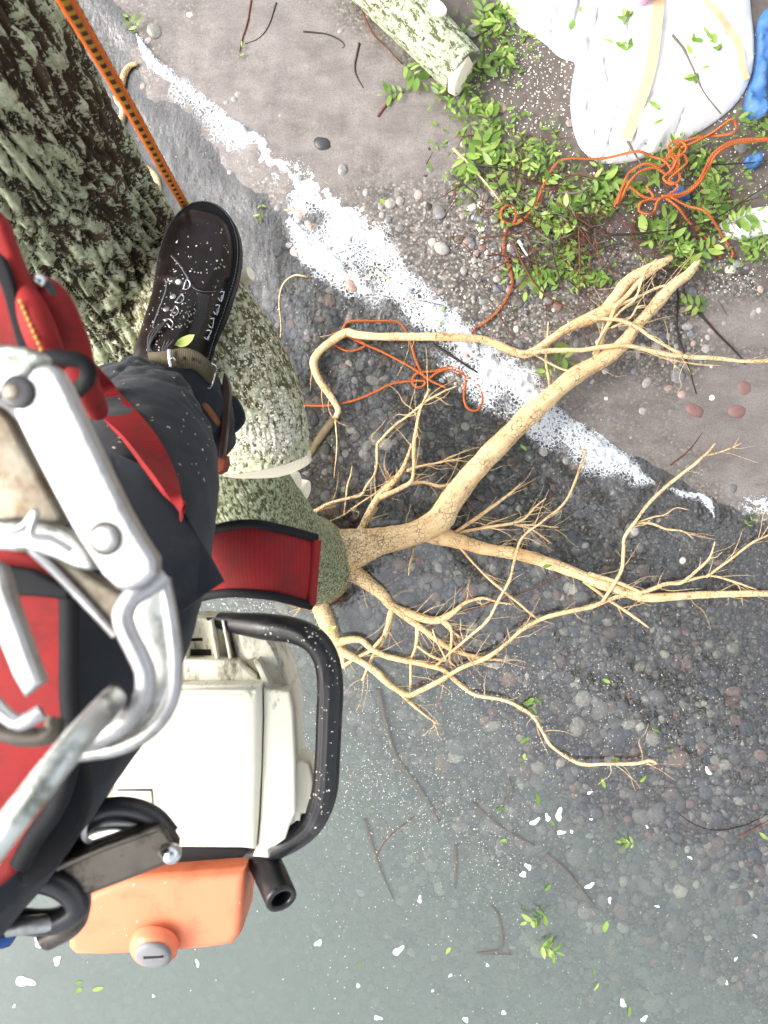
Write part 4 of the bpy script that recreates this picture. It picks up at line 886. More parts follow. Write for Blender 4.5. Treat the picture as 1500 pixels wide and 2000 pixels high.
slab('spine', [(50, 1072), (110, 1080), (170, 1118), (222, 1152), (256, 1165), (240, 1200), (230, 1243), (196, 1214), (150, 1168), (95, 1112)], .374, .009, m_tarn, hook, .003, 3)
ptube('hook_rib', [(60, 1072, .37), (110, 1118, .371), (170, 1180, .372), (226, 1240, .373)], .0022, m_alu, hook, 10, 40)
slab('hook_web', [(318, 1120), (334, 1200), (345, 1290), (336, 1372), (296, 1432), (232, 1466), (150, 1478), (160, 1450), (235, 1420), (278, 1372), (288, 1310), (256, 1252), (238, 1200), (262, 1160)], .376, .012, m_zinc, hook, .003, 3, soft=1)
ptube('inner_rim', [(318, 1124, .368), (288, 1146, .364), (256, 1168, .362), (241, 1200, .362), (248, 1235, .362), (268, 1275, .362), (284, 1315, .363), (280, 1360, .364), (250, 1405, .365), (205, 1434, .366), (160, 1452, .367)], .0047, m_alu, hook, 16, 90)
ptube('outer_rim', [(318, 1130, .369), (332, 1200, .368), (342, 1285, .368), (335, 1365, .369), (298, 1424, .369), (232, 1460, .37), (148, 1474, .371)], .0034, m_alu, hook, 14, 80)
car = thing('carabiner', 'pale metal carabiner with notched gate over the red belt', 'carabiner', P(20, 1300, .37))
slab('gate', [(-50, 1080), (0, 1108), (26, 1190), (60, 1285), (79, 1336), (46, 1364), (22, 1320), (-8, 1245), (-50, 1180)], .352, .011, m_alu, car, .003, 4)
ptube('nose', [(-50, 1310, .362), (-15, 1368, .362), (15, 1400, .362), (38, 1411, .362), (62, 1403, .362), (82, 1390, .363)], .0036, m_alu, car, 14, 50)
ptube('body', [(-60, 1370, .372), (0, 1425, .372), (60, 1440, .373), (100, 1430, .374), (110, 1400, .376)], .0045, m_bronze, car, 12, 40)
rod = thing('steel_lanyard_rod', 'dull grey green steel rod slanting across the belt', 'rod', P(100, 1500, .34))
ptube('shaft', [(-60, 1715, .312), (20, 1610, .315), (90, 1520, .32), (150, 1445, .33), (195, 1395, .345), (222, 1366, .36)], .0058, m_zinc, rod, 18, 60)
ptube('end_eye', [(150, 1452, .342), (172, 1410, .350), (205, 1372, .362), (226, 1352, .37)], .0042, m_bronze, rod, 12, 30)
sn = thing('chainsaw_snap', 'dark bronze snap shackle holding the chainsaw', 'shackle', P(200, 1680, .62))
slab('bar', [(84, 1702), (128, 1668), (210, 1640), (298, 1610), (326, 1622), (344, 1652), (340, 1684), (250, 1720), (166, 1752), (142, 1757), (118, 1734)], .60, .016, m_bronze, sn, .004, 3)
slab('bar_ridge', [(96, 1692), (200, 1650), (308, 1612), (318, 1624), (210, 1662), (110, 1706)], .592, .010, m_bronze, sn, .003, 3)
bead('bar_end', P(335, 1668, .60), (.6, -.3, .7), .0075, .006, m_chrome, sn)
ptube('hoop', [(140, 1660, .62), (160, 1612, .615), (205, 1582, .612), (255, 1580, .612), (300, 1598, .612), (330, 1632, .612)], .0085, m_dark, sn, 14, 50)
ptube('hoop', [(135, 1652, .625), (170, 1618, .622), (220, 1605, .62), (270, 1612, .62), (305, 1640, .62)], .0062, m_alu, sn, 12, 40)
ptube('cable_tie', [(168, 1572, .605), (170, 1595, .600), (164, 1620, .598), (166, 1638, .602), (178, 1646, .61)], .0022, mat_plain('white_nylon', (.8, .8, .8), .5), sn, 8, 30)
lh = thing('lower_hook', 'black and silver hook under the red belt at the picture edge', 'hook', P(50, 1770, .62))
ptube('ring', [(-20, 1752, .60), (20, 1722, .598), (80, 1718, .598), (128, 1736, .60), (150, 1770, .604), (110, 1798, .606), (50, 1800, .606), (0, 1790, .604), (-22, 1760, .602)], .0095, m_dark, lh, 14, 90)
ptube('arm', [(90, 1700, .61), (120, 1720, .61), (150, 1750, .612), (140, 1800, .62), (90, 1830, .625)], .010, m_bronze, lh, 14, 50)
ptube('sleeve', [(14, 1812, .596), (60, 1806, .598), (112, 1800, .604)], .0065, m_alu, lh, 14, 24)
slab('strap_end', [(-40, 1780), (12, 1795), (30, 1830), (16, 1852), (-40, 1870)], .60, .01, mat_plain('blue_black_webbing', (.012, .02, .05), .7), lh, .004)
slab('blue_tab', [(-6, 1834), (14, 1826), (30, 1832), (18, 1846), (-6, 1856)], .594, .004, mat_plain('blue_webbing', (.03, .12, .42), .7), lh, .001)

# ------------------------------------------------------------------ chainsaw hanging beside the leg
saw = thing('chainsaw', 'dirty cream and orange chainsaw with black loop handle hanging over water', 'chainsaw', P(420, 1550, 1.05))
slab('engine_cover', [(255, 1338), (509, 1338), (510, 1400), (508, 1500), (503, 1600), (498, 1664), (470, 1661), (340, 1660), (200, 1692), (90, 1692), (85, 1565), (215, 1556)], .93, .11, m_cream, saw, .014, 6)
slab('starter_housing', [(514, 1345), (566, 1350), (573, 1385), (577, 1480), (577, 1590), (566, 1612), (557, 1640), (540, 1652), (524, 1660), (525, 1677), (493, 1674), (502, 1662), (508, 1600), (512, 1500), (515, 1400)], .94, .10, m_cream, saw, .010, 5)
slab('pull_grip', [(574, 1487), (592, 1484), (605, 1492), (612, 1520), (613, 1560), (609, 1591), (588, 1590), (586, 1605), (572, 1604)], .955, .05, m_cream, saw, .005, 4)
slab('rear_cover', [(330, 1206), (431, 1208), (440, 1228), (455, 1300), (466, 1340), (330, 1340)], .985, .08, m_cream, saw, .003, 3)
slab('side_cover', [(446, 1212), (462, 1224), (513, 1237), (537, 1261), (553, 1298), (568, 1346), (520, 1346), (505, 1318), (480, 1296), (462, 1288)], .972, .09, m_cream, saw, .004, 3)
slab('cover_panel', [(462, 1225), (512, 1240), (530, 1262), (545, 1300), (512, 1292), (500, 1284), (482, 1290)], .966, .02, m_cream, saw, .002, 3)
for a, b in ((352, 358), (408, 424), (432, 452)):
    slab('cooling_fin', [(a, 1212), (a + 5, 1212), (b + 10, 1338), (b + 4, 1338)], .962, .03, m_cream, saw, .0015, 2)
slab('cooling_fin', [(494, 1290), (504, 1286), (530, 1345), (518, 1345)], .952, .03, m_cream, saw, .002, 2)
slab('vent_ledge', [(330, 1288), (465, 1288), (480, 1306), (500, 1322), (502, 1332), (330, 1330)], .957, .03, m_cream, saw, .004, 3)
slab('vent_slot', [(366, 1247), (395, 1246), (396, 1252), (366, 1253)], .984, .004, m_rub, saw, .0008, 2)
slab('vent_slot', [(366, 1268), (412, 1268), (414, 1282), (366, 1284)], .9845, .004, m_plast, saw, .0008, 2)
slab('vent_slot', [(402, 1206), (430, 1207), (432, 1213), (404, 1212)], .984, .004, m_rub, saw, .0008, 2)
slab('cover_seam', [(228, 1541), (297, 1541), (297, 1546), (228, 1546)], .929, .004, m_bronze, saw, .0006, 2)
slab('cover_seam', [(294, 1546), (298, 1546), (300, 1585), (296, 1585)], .929, .004, m_tarn, saw, .0006, 2)
ptube('cover_edge', [(262, 1352, .931), (380, 1350, .930), (500, 1350, .930)], .0022, m_cream, saw, 8, 20)
gro = lambda th, L, pos: -.0010 * np.clip(np.cos(th * 14), 0, 1) * sstep(.16, .20, L) * sstep(.40, .36, L)
ptube('handle', [(430, 1212, .985, .010), (470, 1218, .97, .013), (520, 1224, .955, .0155), (575, 1232, .94, .0148), (615, 1252, .93, .0148), (638, 1290, .93, .0148), (645, 1340, .93, .0148), (643, 1400, .935, .0148), (640, 1470, .94, .0145), (634, 1545, .95, .015), (612, 1602, .965, .0145), (575, 1636, .98, .0145), (520, 1662, 1.0, .0145), (470, 1680, 1.02, .0145)], .0148, m_plast, saw, 42, 160, gro)
slab('crankcase', [(330, 1650), (484, 1655), (482, 1700), (478, 1712), (240, 1722), (200, 1690)], 1.0, .09, m_rub, saw, .004, 3)
slab('fuel_tank', [(238, 1716), (478, 1698), (477, 1740), (470, 1826), (452, 1848), (400, 1856), (300, 1864), (200, 1869), (145, 1868), (131, 1854), (133, 1775), (160, 1752)], .965, .10, m_orange, saw, .012, 6)
bm_ = [bead('filler_neck', P(299, 1855, .955), (0, -.45, .9), .0275, .010, m_orange, saw, 36)]
bead('filler_cap', P(299, 1868, .9445), (0, -.45, .9), .0205, .0035, m_greycap, saw, 36)
slab('cap_slot', [(279, 1868), (318, 1865), (319, 1871), (280, 1874)], .939, .004, m_rub, saw, .0005, 2)
sp = [P(505, 1655, 1.03), P(520, 1690, 1.0), P(536, 1725, .975), P(550, 1757, .955)]
q = spline(np.array([p_[:] for p_ in sp]), 20); V, Fq, uv = tube(q, np.linspace(.020, .0185, 20), 20, False)
qi = q[::-1]; Vi, Fi, _ = tube(q[12:], np.linspace(.0125, .0125, 8), 20, False)
n0 = len(V); Fq += [[c_ + n0 for c_ in f][::-1] for f in Fi] + [[19 * 20 + k, 19 * 20 + (k + 1) % 20, n0 + 7 * 20 + (k + 1) % 20, n0 + 7 * 20 + k] for k in range(20)] + [[n0 + k for k in range(20)]]
put(mesh('spout', np.vstack([V, Vi]), Fq, m_plast, None), saw)
slab('bracket', [(480, 1665), (500, 1665), (498, 1692), (484, 1690)], 1.0, .03, m_greycap, saw, .002)
limbB = bvh_of(limb)
flakes('sawdust', m_chip, limbB, [(530, 850, 32, 26), (500, 860, 40, 18), (555, 820, 22, 40), (500, 700, 30, 60)], 1100, .0016, 'pale sawdust dusting the limb above its cut face', 'sawdust', slim=1.6)
flakes('wood_shavings', m_chip, bvh_of(leg), [(300, 790, 60, 60), (380, 780, 30, 40), (400, 850, 25, 50), (220, 900, 60, 60), (260, 1040, 40, 80)], 90, .0012, 'specks of sawdust on the slate trousers', 'shavings')

flakes('wood_shavings', m_chip, bvh_of(*[o for o in saw.children if o.name.split('.')[0] in ('handle', 'engine_cover', 'starter_housing', 'fuel_tank', 'rear_cover', 'side_cover', 'spout')]), [(640, 1350, 14, 90), (590, 1240, 40, 14), (520, 1300, 30, 40), (420, 1500, 80, 100), (300, 1790, 90, 40), (630, 1560, 14, 40)], 150, .0010, 'specks of sawdust stuck to the chainsaw', 'shavings')

# ------------------------------------------------------------------ climbing rope from above down to the fork
m_rope, nt, out = newmat('orange_climbing_rope'); u = uvco(nt)
sx_ = nd(nt, 'SeparateXYZ', {'Vector': u}); uu, vv = sx_.outputs['X'], sx_.outputs['Y']
cir = 2 * math.pi * .0070
a1 = math_(nt, 'FRACT', math_(nt, 'MULTIPLY', uu, 4 / cir)); band = math_(nt, 'GREATER_THAN', a1, .52)
blk = math_(nt, 'FRACT', math_(nt, 'ADD', math_(nt, 'MULTIPLY', vv, 42.0), math_(nt, 'MULTIPLY', math_(nt, 'FLOOR', math_(nt, 'MULTIPLY', uu, 4 / cir)), .5)))
c = mixc(nt, math_(nt, 'MULTIPLY', band, math_(nt, 'GREATER_THAN', blk, .48)), (.88, .17, .015), (.045, .018, .012))
c = mixc(nt, math_(nt, 'MULTIPLY', band, math_(nt, 'LESS_THAN', blk, .44)), c, (.62, .36, .03))
wv = nd(nt, 'TexWave', {'Vector': u, 'Scale': 95.0, 'Distortion': 1.0}, wave_type='BANDS', bands_direction='DIAGONAL').outputs[1]
c = mixc(nt, math_(nt, 'MULTIPLY', wv, .18), c, (.02, .01, .008))
bsdf(nt, out, c, .7, .3, 0, bump(nt, wv, .6, .0015))
rp_ = [(60, -130, .50), (118, -20, .58), (165, 60, .68), (215, 145, .80), (270, 240, .94), (320, 330, 1.12), (366, 410, 1.345), (392, 460, 1.50)]
ro = ptube('climbing_rope', rp_, .0070, m_rope, None, 16, 160)
tag(ro, 'taut orange climbing rope with dark tracer marks running down to the boot', 'rope')
# ------------------------------------------------------------------ things on the bank
from mathutils.geometry import delaunay_2d_cdt
def surf_at(px, py, up=0.0):        # bed, beach, or the water surface where that is higher
    g = ground_at(px, py)
    return ground_at(px, py, up) if g.z > 0 else PZ(px, py, up)
def poly_sheet(name, poly, step, hfun, mat, parent=None, soft=2, base=.004, cover=0.0):
    """cloth lying on the ground: triangulated outline, height from hfun(x, y, distance to the hem)"""
    p = chaikin(np.array(poly, float), soft); W = np.array([surf_at(a, b)[:2] for a, b in p])
    e = np.roll(W, -1, 0); k = np.maximum(1, (np.linalg.norm(e - W, axis=1) / step).astype(int)); bd = np.vstack([a + (b - a) * np.arange(n)[:, None] / n for a, b, n in zip(W, e, k)])
    lo, hi = bd.min(0), bd.max(0); gx_, gy_ = np.meshgrid(np.arange(lo[0], hi[0], step), np.arange(lo[1], hi[1], step)); q = np.c_[gx_.ravel(), gy_.ravel()] + rng.uniform(-.2, .2, (gx_.size, 2)) * step
    a, b = bd, np.roll(bd, -1, 0)
    def inside(q):
        c = (a[None, :, 1] > q[:, None, 1]) != (b[None, :, 1] > q[:, None, 1]); xi = (b[:, 0] - a[:, 0])[None] * (q[:, None, 1] - a[None, :, 1]) / ((b[:, 1] - a[:, 1])[None] + 1e-12) + a[None, :, 0]
        return (c & (q[:, None, 0] < xi)).sum(1) % 2 == 1
    q = q[inside(q)]; dist = np.sqrt(((q[:, None] - bd[None]) ** 2).sum(2)).min(1); q, dist = q[dist > step * .4], dist[dist > step * .4]
    A = np.vstack([bd, q]); D = np.r_[np.zeros(len(bd)), dist]; nb = len(bd)
    r = delaunay_2d_cdt([Vector(v) for v in A], [(k, (k + 1) % nb) for k in range(nb)], [], 1, 1e-7)
    XY = np.array([v[:] for v in r[0]]); src = [o[0] for o in r[3]]; D = D[src]
    z = np.maximum(bed(XY[:, 0], XY[:, 1]), 0 if cover else -9) + base + hfun(XY[:, 0], XY[:, 1], D)
    V = np.c_[XY, z]; Fc = [list(f) for f in r[2]]; n = len(V); low = V.copy(); low[:, 2] = np.maximum(bed(XY[:, 0], XY[:, 1]), 0 if cover else -9) + .001
    ed = {}
    for f in Fc:
        for k in range(len(f)): t = (f[k], f[(k + 1) % len(f)]); ed[t] = ed.get(t, 0) + 1
    rim = [t for t in ed if (t[1], t[0]) not in ed]
    used = sorted({v for t in rim for v in t}); mp = {v: n + k for k, v in enumerate(used)}
    o = mesh(name, np.vstack([V, low[used]]), Fc + [[b_, a_, mp[a_], mp[b_]] for a_, b_ in rim], mat)
    if parent is not None: put(o, parent)
    return o
m_bag = mat_plain('white_woven_plastic', (.80, .80, .81), .55, .35, 0, .05, 500, .15, .0008, (.62, .60, .56), 9, (.62, .8))
m_tape = mat_plain('tan_lifting_strap', (.66, .44, .27), .75, .25, 0, .12, 300, .4, .0008)
m_tarp = mat_plain('blue_tarpaulin', (.05, .15, .36), .6, .45, 0, .3, 30, .3, .003, (.02, .05, .13), 14, (.5, .7))
m_white = mat_plain('white_cloth_scrap', (.80, .80, .79), .6, .3, 0, .06, 80, .2, .001, (.5, .46, .4), 14, (.6, .75))
bag = thing('bulk_bag', 'crumpled white bulk bag with tan lifting straps on the bank', 'bag', ground_at(1280, 120))
def seg_d(x, y, pl):               # distance to a crease drawn over the bag
    w = np.array([ground_at(a, b)[:2] for a, b in pl]); best = np.full(np.shape(x), 9.0); q = np.stack([x, y], -1)
    for a, b in zip(w[:-1], w[1:]):
        t = np.clip(((q - a) @ (b - a)) / ((b - a) @ (b - a)), 0, 1); best = np.minimum(best, np.linalg.norm(q - (a + t[..., None] * (b - a)), axis=-1))
    return best
CREASE = [([(1145, 80), (1150, 140), (1158, 190), (1172, 226)], .060, .009), ([(1176, 118), (1180, 150), (1186, 178)], .030, .007), ([(1112, 112), (1118, 60), (1128, 10), (1132, -60)], .050, .014), ([(1216, 10), (1218, 50), (1228, 90)], .030, .012), ([(1180, 318), (1215, 250), (1260, 200)], .012, .014), ([(1300, 280), (1340, 200), (1420, 120)], .012, .016), ([(1090, 20), (1075, 48), (1082, 66)], .035, .012), ([(1330, 20), (1340, 90), (1325, 160)], .010, .015)]
def bag_h(x, y, d):
    return np.maximum(bag_h0(x, y, d) - sum(dp * np.exp(-(seg_d(x, y, pl) / w_) ** 2) for pl, dp, w_ in CREASE), .002)
def bag_h0(x, y, d):
    f = fbm(np.stack([x * 7 - y * 2, y * 2.2 + x, 0 * x], -1), 3, 33); r = np.abs(noise(np.stack([x * 13 - y * 3.5, y * 3 + x * 2, 0 * x], -1), 35))
    return .055 * (1 - np.exp(-d / .04)) + np.minimum(d * 2, .1) / .1 * (.022 * f - .028 * np.exp(-(r / .07) ** 2) * sstep(.0, .4, n2(x, y, 3, 37)) + .004 * n2(x, y, 16, 36))
body = poly_sheet('sack', [(1126, 122), (1117, 160), (1113, 205), (1120, 262), (1136, 296), (1163, 318), (1200, 322), (1248, 314), (1305, 290), (1380, 252), (1440, 205), (1468, 150), (1473, 90), (1466, 30), (1460, -30), (1440, -120), (1200, -150), (1000, -110), (972, -20), (985, 25), (1030, 66), (1064, 84), (1090, 112), (1108, 118)], .0085, bag_h, m_bag, bag)
bagB = bvh_of(body)
def band(name, pts, w, mat, parent, bvh, off=.004):
    L_ = [hit(bvh, a, b, off)[0] for a, b in pts]; L_ = [q_ for q_ in L_ if q_ is not None]
    c = spline(np.array([q_[:] for q_ in L_]), 60); cc = np.array([(hit(bvh, *pxof(*q_), off)[0] or Vector(q_))[:] for q_ in c]); c[:, 2] = np.convolve(np.pad(cc[:, 2], 3, 'edge'), np.ones(7) / 7, 'valid') + .009; t = np.gradient(c, axis=0); t /= np.linalg.norm(t, axis=1)[:, None]; sd = np.stack([-t[:, 1], t[:, 0], 0 * t[:, 0]], -1) * w / 2
    return strip(name, [Vector(q_) for q_ in c + sd], [Vector(q_) for q_ in c - sd], .003, mat, parent, 50, 5)
band('lifting_strap', [(1286, -10), (1281, 40), (1276, 90), (1268, 140), (1252, 190), (1235, 235), (1220, 276)], .036, m_tape, bag, bagB)
band('lifting_strap', [(1372, -10), (1385, 15), (1410, 45), (1432, 72), (1442, 100), (1446, 130), (1454, 158)], .022, m_tape, bag, bagB)
tag(poly_sheet('cloth_scrap', [(1392, 446), (1420, 424), (1452, 412), (1500, 402), (1560, 398), (1560, 452), (1500, 456), (1455, 470), (1424, 468)], .012, lambda x, y, d: .02 * (1 - np.exp(-d / .03)) + .01 * n2(x, y, 14, 3), m_white), 'white plastic scrap under twigs at the picture edge', 'scrap')
def crump(x, y, d): return np.minimum(d, .008) + .045 * np.abs(noise(np.stack([x * 22, y * 13, 0 * x], -1), 44)) + .022 * np.abs(noise(np.stack([x * 50, y * 38, 0 * x], -1), 45))
tag(poly_sheet('blue_tarpaulin', [(1476, 20), (1545, 10), (1545, 100), (1500, 130), (1496, 180), (1490, 235), (1468, 242), (1446, 222), (1462, 170), (1478, 120)], .010, crump, m_tarp), 'crumpled blue tarpaulin beside the white bag', 'tarpaulin')
tag(poly_sheet('tarpaulin_scrap', [(1450, 312), (1475, 300), (1485, 318), (1472, 334), (1452, 332)], .008, crump, m_tarp), 'blue tarpaulin scrap below the doubled orange rope', 'tarpaulin')
tag(poly_sheet('tarpaulin_scrap', [(1304, 372), (1325, 370), (1345, 388), (1340, 396), (1312, 386)], .008, crump, m_tarp), 'small blue tarpaulin scrap inside the rope tangle', 'tarpaulin')
tag(poly_sheet('pink_scrap', [(1228, 8), (1252, 4), (1260, 22), (1244, 38), (1230, 34)], .008, lambda x, y, d: .13 + .01 * n2(x, y, 20, 2), mat_plain('pink_plastic', (.75, .35, .50), .5)), 'small pink scrap among leaves on the white bag', 'scrap')

log = thing('log', 'cut lichen covered log lying beside the white bag', 'log', ground_at(830, 60))
lg = bark_mat('log_bark_with_lichen', (.045, .045, .022), (.15, .15, .085), (.30, .36, .22), (.56, .60, .44), .8)
rows = np.array([[*ground_at(a, b, .055), r_] for a, b, r_ in ((690, -75, .085), (745, -22, .085), (800, 32, .082), (860, 92, .078), (905, 138, .074))])
put(bark_tube('bark', rows, 150, .005, lg, .0022, lambda th, L, p: .22 + 0 * L, 60, 81, None, ridge=(60, 22)), log)
disc('cut_end', ground_at(907, 140, .056), (.84, -.45, .12), .072, m_cut, log, .007, 2)
disc('knot_cut', ground_at(851, 22, .115), (.28, .25, 1), .031, m_cut, log, .016, 1)

# orange throw rope: tangle on the bank and loops running out into the shallows
m_rope2, nt, out = newmat('orange_throw_rope'); u = uvco(nt)
wv = nd(nt, 'TexWave', {'Vector': nd(nt, 'Mapping', {'Vector': u, 'Scale': (110, 70, 1)}).outputs[0], 'Scale': 1.0}, wave_type='BANDS', bands_direction='DIAGONAL').outputs[1]
c = mixc(nt, ramp(nt, wv, [(.22, 0), (.5, 1)]), (.28, .06, .02), (.84, .24, .07))
bsdf(nt, out, c, .75, .25, 0, bump(nt, wv, .8, .003))
RP = [
 [(560, 796), (588, 791), (636, 792), (689, 783), (736, 764), (765, 750), (803, 744), (830, 745), (826, 755), (812, 756), (805, 744), (815, 729), (847, 725), (883, 717), (903, 729), (909, 745), (906, 776), (913, 797), (930, 802), (941, 788), (941, 768), (927, 747), (907, 733), (880, 722), (853, 729), (836, 741), (824, 729), (812, 703), (803, 673), (789, 641), (774, 629), (736, 628), (689, 628), (674, 635), (671, 648), (683, 659), (713, 673), (742, 685), (771, 700), (801, 716), (825, 732), (842, 744), (872, 758)],
 [(648, 656), (654, 673), (677, 685), (701, 682), (713, 673), (690, 661), (663, 650), (649, 655)],
 [(913, 698), (918, 670), (926, 645), (945, 632), (975, 605), (993, 575), (1000, 550), (990, 510), (983, 480), (990, 450), (1003, 436), (1003, 415), (990, 408), (977, 418), (979, 436), (996, 443), (1015, 438), (1040, 410), (1060, 365), (1080, 330), (1105, 317), (1170, 317), (1230, 314), (1262, 320), (1285, 332), (1303, 350), (1312, 330), (1292, 306), (1310, 290), (1326, 308), (1300, 336), (1318, 318), (1330, 330), (1316, 346), (1296, 364), (1310, 380), (1290, 396), (1270, 404), (1245, 398), (1225, 384), (1208, 378), (1195, 412)],
 [(1190, 416), (1208, 372), (1222, 348), (1250, 336), (1280, 340), (1296, 322), (1310, 342), (1290, 356), (1268, 344), (1240, 350), (1218, 372), (1200, 408)],
 [(1250, 378), (1264, 400), (1240, 410), (1238, 424), (1252, 432), (1268, 424), (1275, 404), (1320, 395), (1350, 374), (1370, 342), (1384, 318), (1420, 297), (1478, 291), (1530, 289)],
 [(1278, 398), (1322, 390), (1348, 370), (1366, 338), (1380, 314), (1418, 292), (1478, 286), (1530, 284)],
 [(1308, 296), (1345, 287), (1378, 280), (1410, 280), (1424, 266), (1412, 253), (1380, 274), (1345, 294), (1316, 306)],
 [(1284, 398), (1312, 420), (1340, 440), (1380, 470), (1406, 506)], [(1296, 400), (1330, 414), (1365, 430), (1410, 465), (1428, 494), (1424, 512)],
 [(1285, 330), (1300, 310), (1318, 300), (1300, 345), (1285, 360), (1298, 376), (1316, 362), (1304, 340)],
]
mb = MB()
for k, pl in enumerate(RP):
    w = []
    for j, (a, b) in enumerate(pl):
        base = surf_at(a, b); h = .006 + (.045 + .018 * abs(math.sin(j * 1.7 + k)) if a > 1180 and b < 440 else .022 if b < 450 else .004)
        if base.z <= .001: h = .004
        w.append(base + Vector((0, 0, h)))
    w = [q_[:] for q_ in w]; L = np.linalg.norm(np.diff(np.array(w), axis=0), axis=1).sum(); mb.tube(w, .0042, 8, max(12, int(L / .008)))
tag(mb.build('throw_rope', m_rope2), 'tangled orange rope on the bank trailing through the wave', 'rope')

# ------------------------------------------------------------------ leafy sprigs, each leaf a part
m_stem = mat_plain('green_stem', (.13, .17, .05), .6)
m_twig = mat_plain('red_brown_twig', (.12, .045, .025), .65, .3, 0, .4, 60, .4, .001)
m_twig2 = mat_plain('grey_twig', (.13, .115, .095), .75, .25, 0, .35, 60, .4, .001)
m_twig3 = mat_plain('dark_wet_twig', (.028, .020, .017), .5, .4, 0, .4, 60, .4, .001)
m_pale = m_root
STEMS = []
for k in range(4):
    V, Fq, uv = tube(spline(np.array([(0, -.3, 0), (.02 * k, .2, .04), (-.02, .6, .05), (.03, 1, .02)]), 14), np.linspace(.022, .008, 14), 5); m = bpy.data.meshes.new('stem'); m.from_pydata(V.tolist(), [], Fq); m.materials.append(m_stem); STEMS.append(m)
def sprig(px, py, size, label, group=None, n=None, yaw=None, lift=.012, droop=.25):
    base = surf_at(px, py, lift); t = thing('leafy_sprig', label, 'sprig', base, group); yaw = rnd.uniform(0, 6.28) if yaw is None else yaw; t.rotation_euler = (rnd.uniform(-.15, .15), rnd.uniform(-.15, .15), yaw)
    s = bpy.data.objects.new('stem', STEMS[rnd.randrange(4)]); COL.objects.link(s); s.parent = t; s.scale = (size,) * 3; s.location = (0, -size * .45, 0)
    n = n or rnd.randint(5, 9)
    for k in range(n):
        if k == n - 1: y, a = .97, rnd.uniform(-.2, .2)
        else: y, a = .15 + .8 * (k // 2) / max(1, (n - 1) // 2), (1 if k % 2 else -1) * rnd.uniform(.7, 1.35)
        leaf('leaf', (rnd.uniform(-.01, .01) * size, (y - .45) * size, .05 * size + rnd.uniform(0, .10) * size), a, size * rnd.uniform(.30, .74), (rnd.uniform(-droop, droop * 1.6), rnd.uniform(-.5, .5)), None, t)
    return t
one = [(805, 142, .085, 'bright green sprig against the lower side of the log', 9), (772, 184, .07, 'green sprig at the sand edge below the log', 7), (1362, 598, .075, 'green sprig on a dark stem beside the thick root on wet sand', 8), (1465, 1018, .05, 'pale green sprig floating near the foam at the picture edge', 5),
       (1090, 690, .08, 'wet dark green sprig hanging between two roots at the wave', 9), (1072, 722, .06, 'small wet green sprig close to the wave under the root', 7), (860, 624, .045, 'small green sprig lying in the white foam', 5), (262, 48, .06, 'wilted green sprig at the upper end of the foam line', 5), (470, 104, .035, 'tiny green tuft at the end of a red twig on sand', 4),
       (1050, 1790, .075, 'pinnate green sprig floating over the murky lake bed', 9), (1068, 1850, .06, 'lower floating green sprig with narrow leaflets over the murk', 9), (1228, 1646, .045, 'small star shaped green sprig floating in clear water', 7), (1005, 520, .05, 'yellow green sprig beside the orange rope loop', 6), (510, 408, .04, 'small green sprig with an orange stalk near the wave', 4),
       (1040, 1372, .05, 'blurred green sprig floating by the long curved root', 7), (380, 410, .07, 'green sprig in the water beside the toe of the boot', 7), (1310, 1468, .028, 'three green leaflets floating above the pebbles', 3), (1020, 1490, .03, 'green leaflets floating under the curved root tip', 4)]
for a, b, sz, lb, n in one: sprig(a, b, sz, lb, None, n)
clump = [(960, 30, 30, 35, 4, 'in the strip between the log and the white bag'), (990, 85, 25, 35, 4, 'just below the tip of the white bag left lobe'), (930, 235, 28, 28, 5, 'at the sand edge under the log end'), (955, 290, 38, 36, 5, 'at the outer edge of the clippings by the sand'), (1015, 318, 45, 35, 6, 'left of the straight orange rope'), (1065, 300, 30, 25, 3, 'under the left corner of the white bag'), (905, 332, 12, 20, 2, 'standing alone by the pale sand'), (1180, 360, 28, 18, 4, 'below the lower tip of the white bag'), (1150, 392, 40, 22, 5, 'between the rope bend and the rope tangle'), (1235, 372, 28, 20, 2, 'inside the left loops of the rope tangle'),
         (1085, 455, 32, 38, 5, 'in the middle of the brown brush heap'), (1060, 540, 22, 12, 3, 'at the lower rim of the brush heap'), (1112, 500, 30, 22, 4, 'beside the upright red twig'), (1148, 540, 25, 10, 3, 'where the pale roots enter the brush'), (1300, 462, 28, 22, 5, 'over the upper ends of the pale roots'), (1340, 488, 26, 20, 5, 'covering the tip of the thick root'), (1382, 345, 28, 34, 6, 'beside the doubled orange rope'), (1405, 405, 34, 30, 5, 'above the white plastic scrap'), (1482, 262, 20, 20, 4, 'at the picture edge below the tarpaulin'), (1290, 320, 22, 16, 2, 'on top of the rope tangle'), (1482, 484, 24, 16, 4, 'below the white plastic scrap'), (1020, 400, 50, 30, 4, 'around the small rope loop'), (940, 130, 40, 40, 3, 'scattered on bare soil by the log'), (890, 180, 20, 15, 2, 'under the cut end of the log'), (1340, 300, 25, 12, 3, 'between bag hem and rope tangle')]
for a, b, sx_, sy_, n, where in clump:
    for k in range(n): sprig(rnd.gauss(a, sx_ * .8), rnd.gauss(b, sy_ * .8), rnd.uniform(.045, .085), 'green leafy sprig ' + where, 'leafy sprigs strewn over the bank', lift=rnd.uniform(.006, .03))
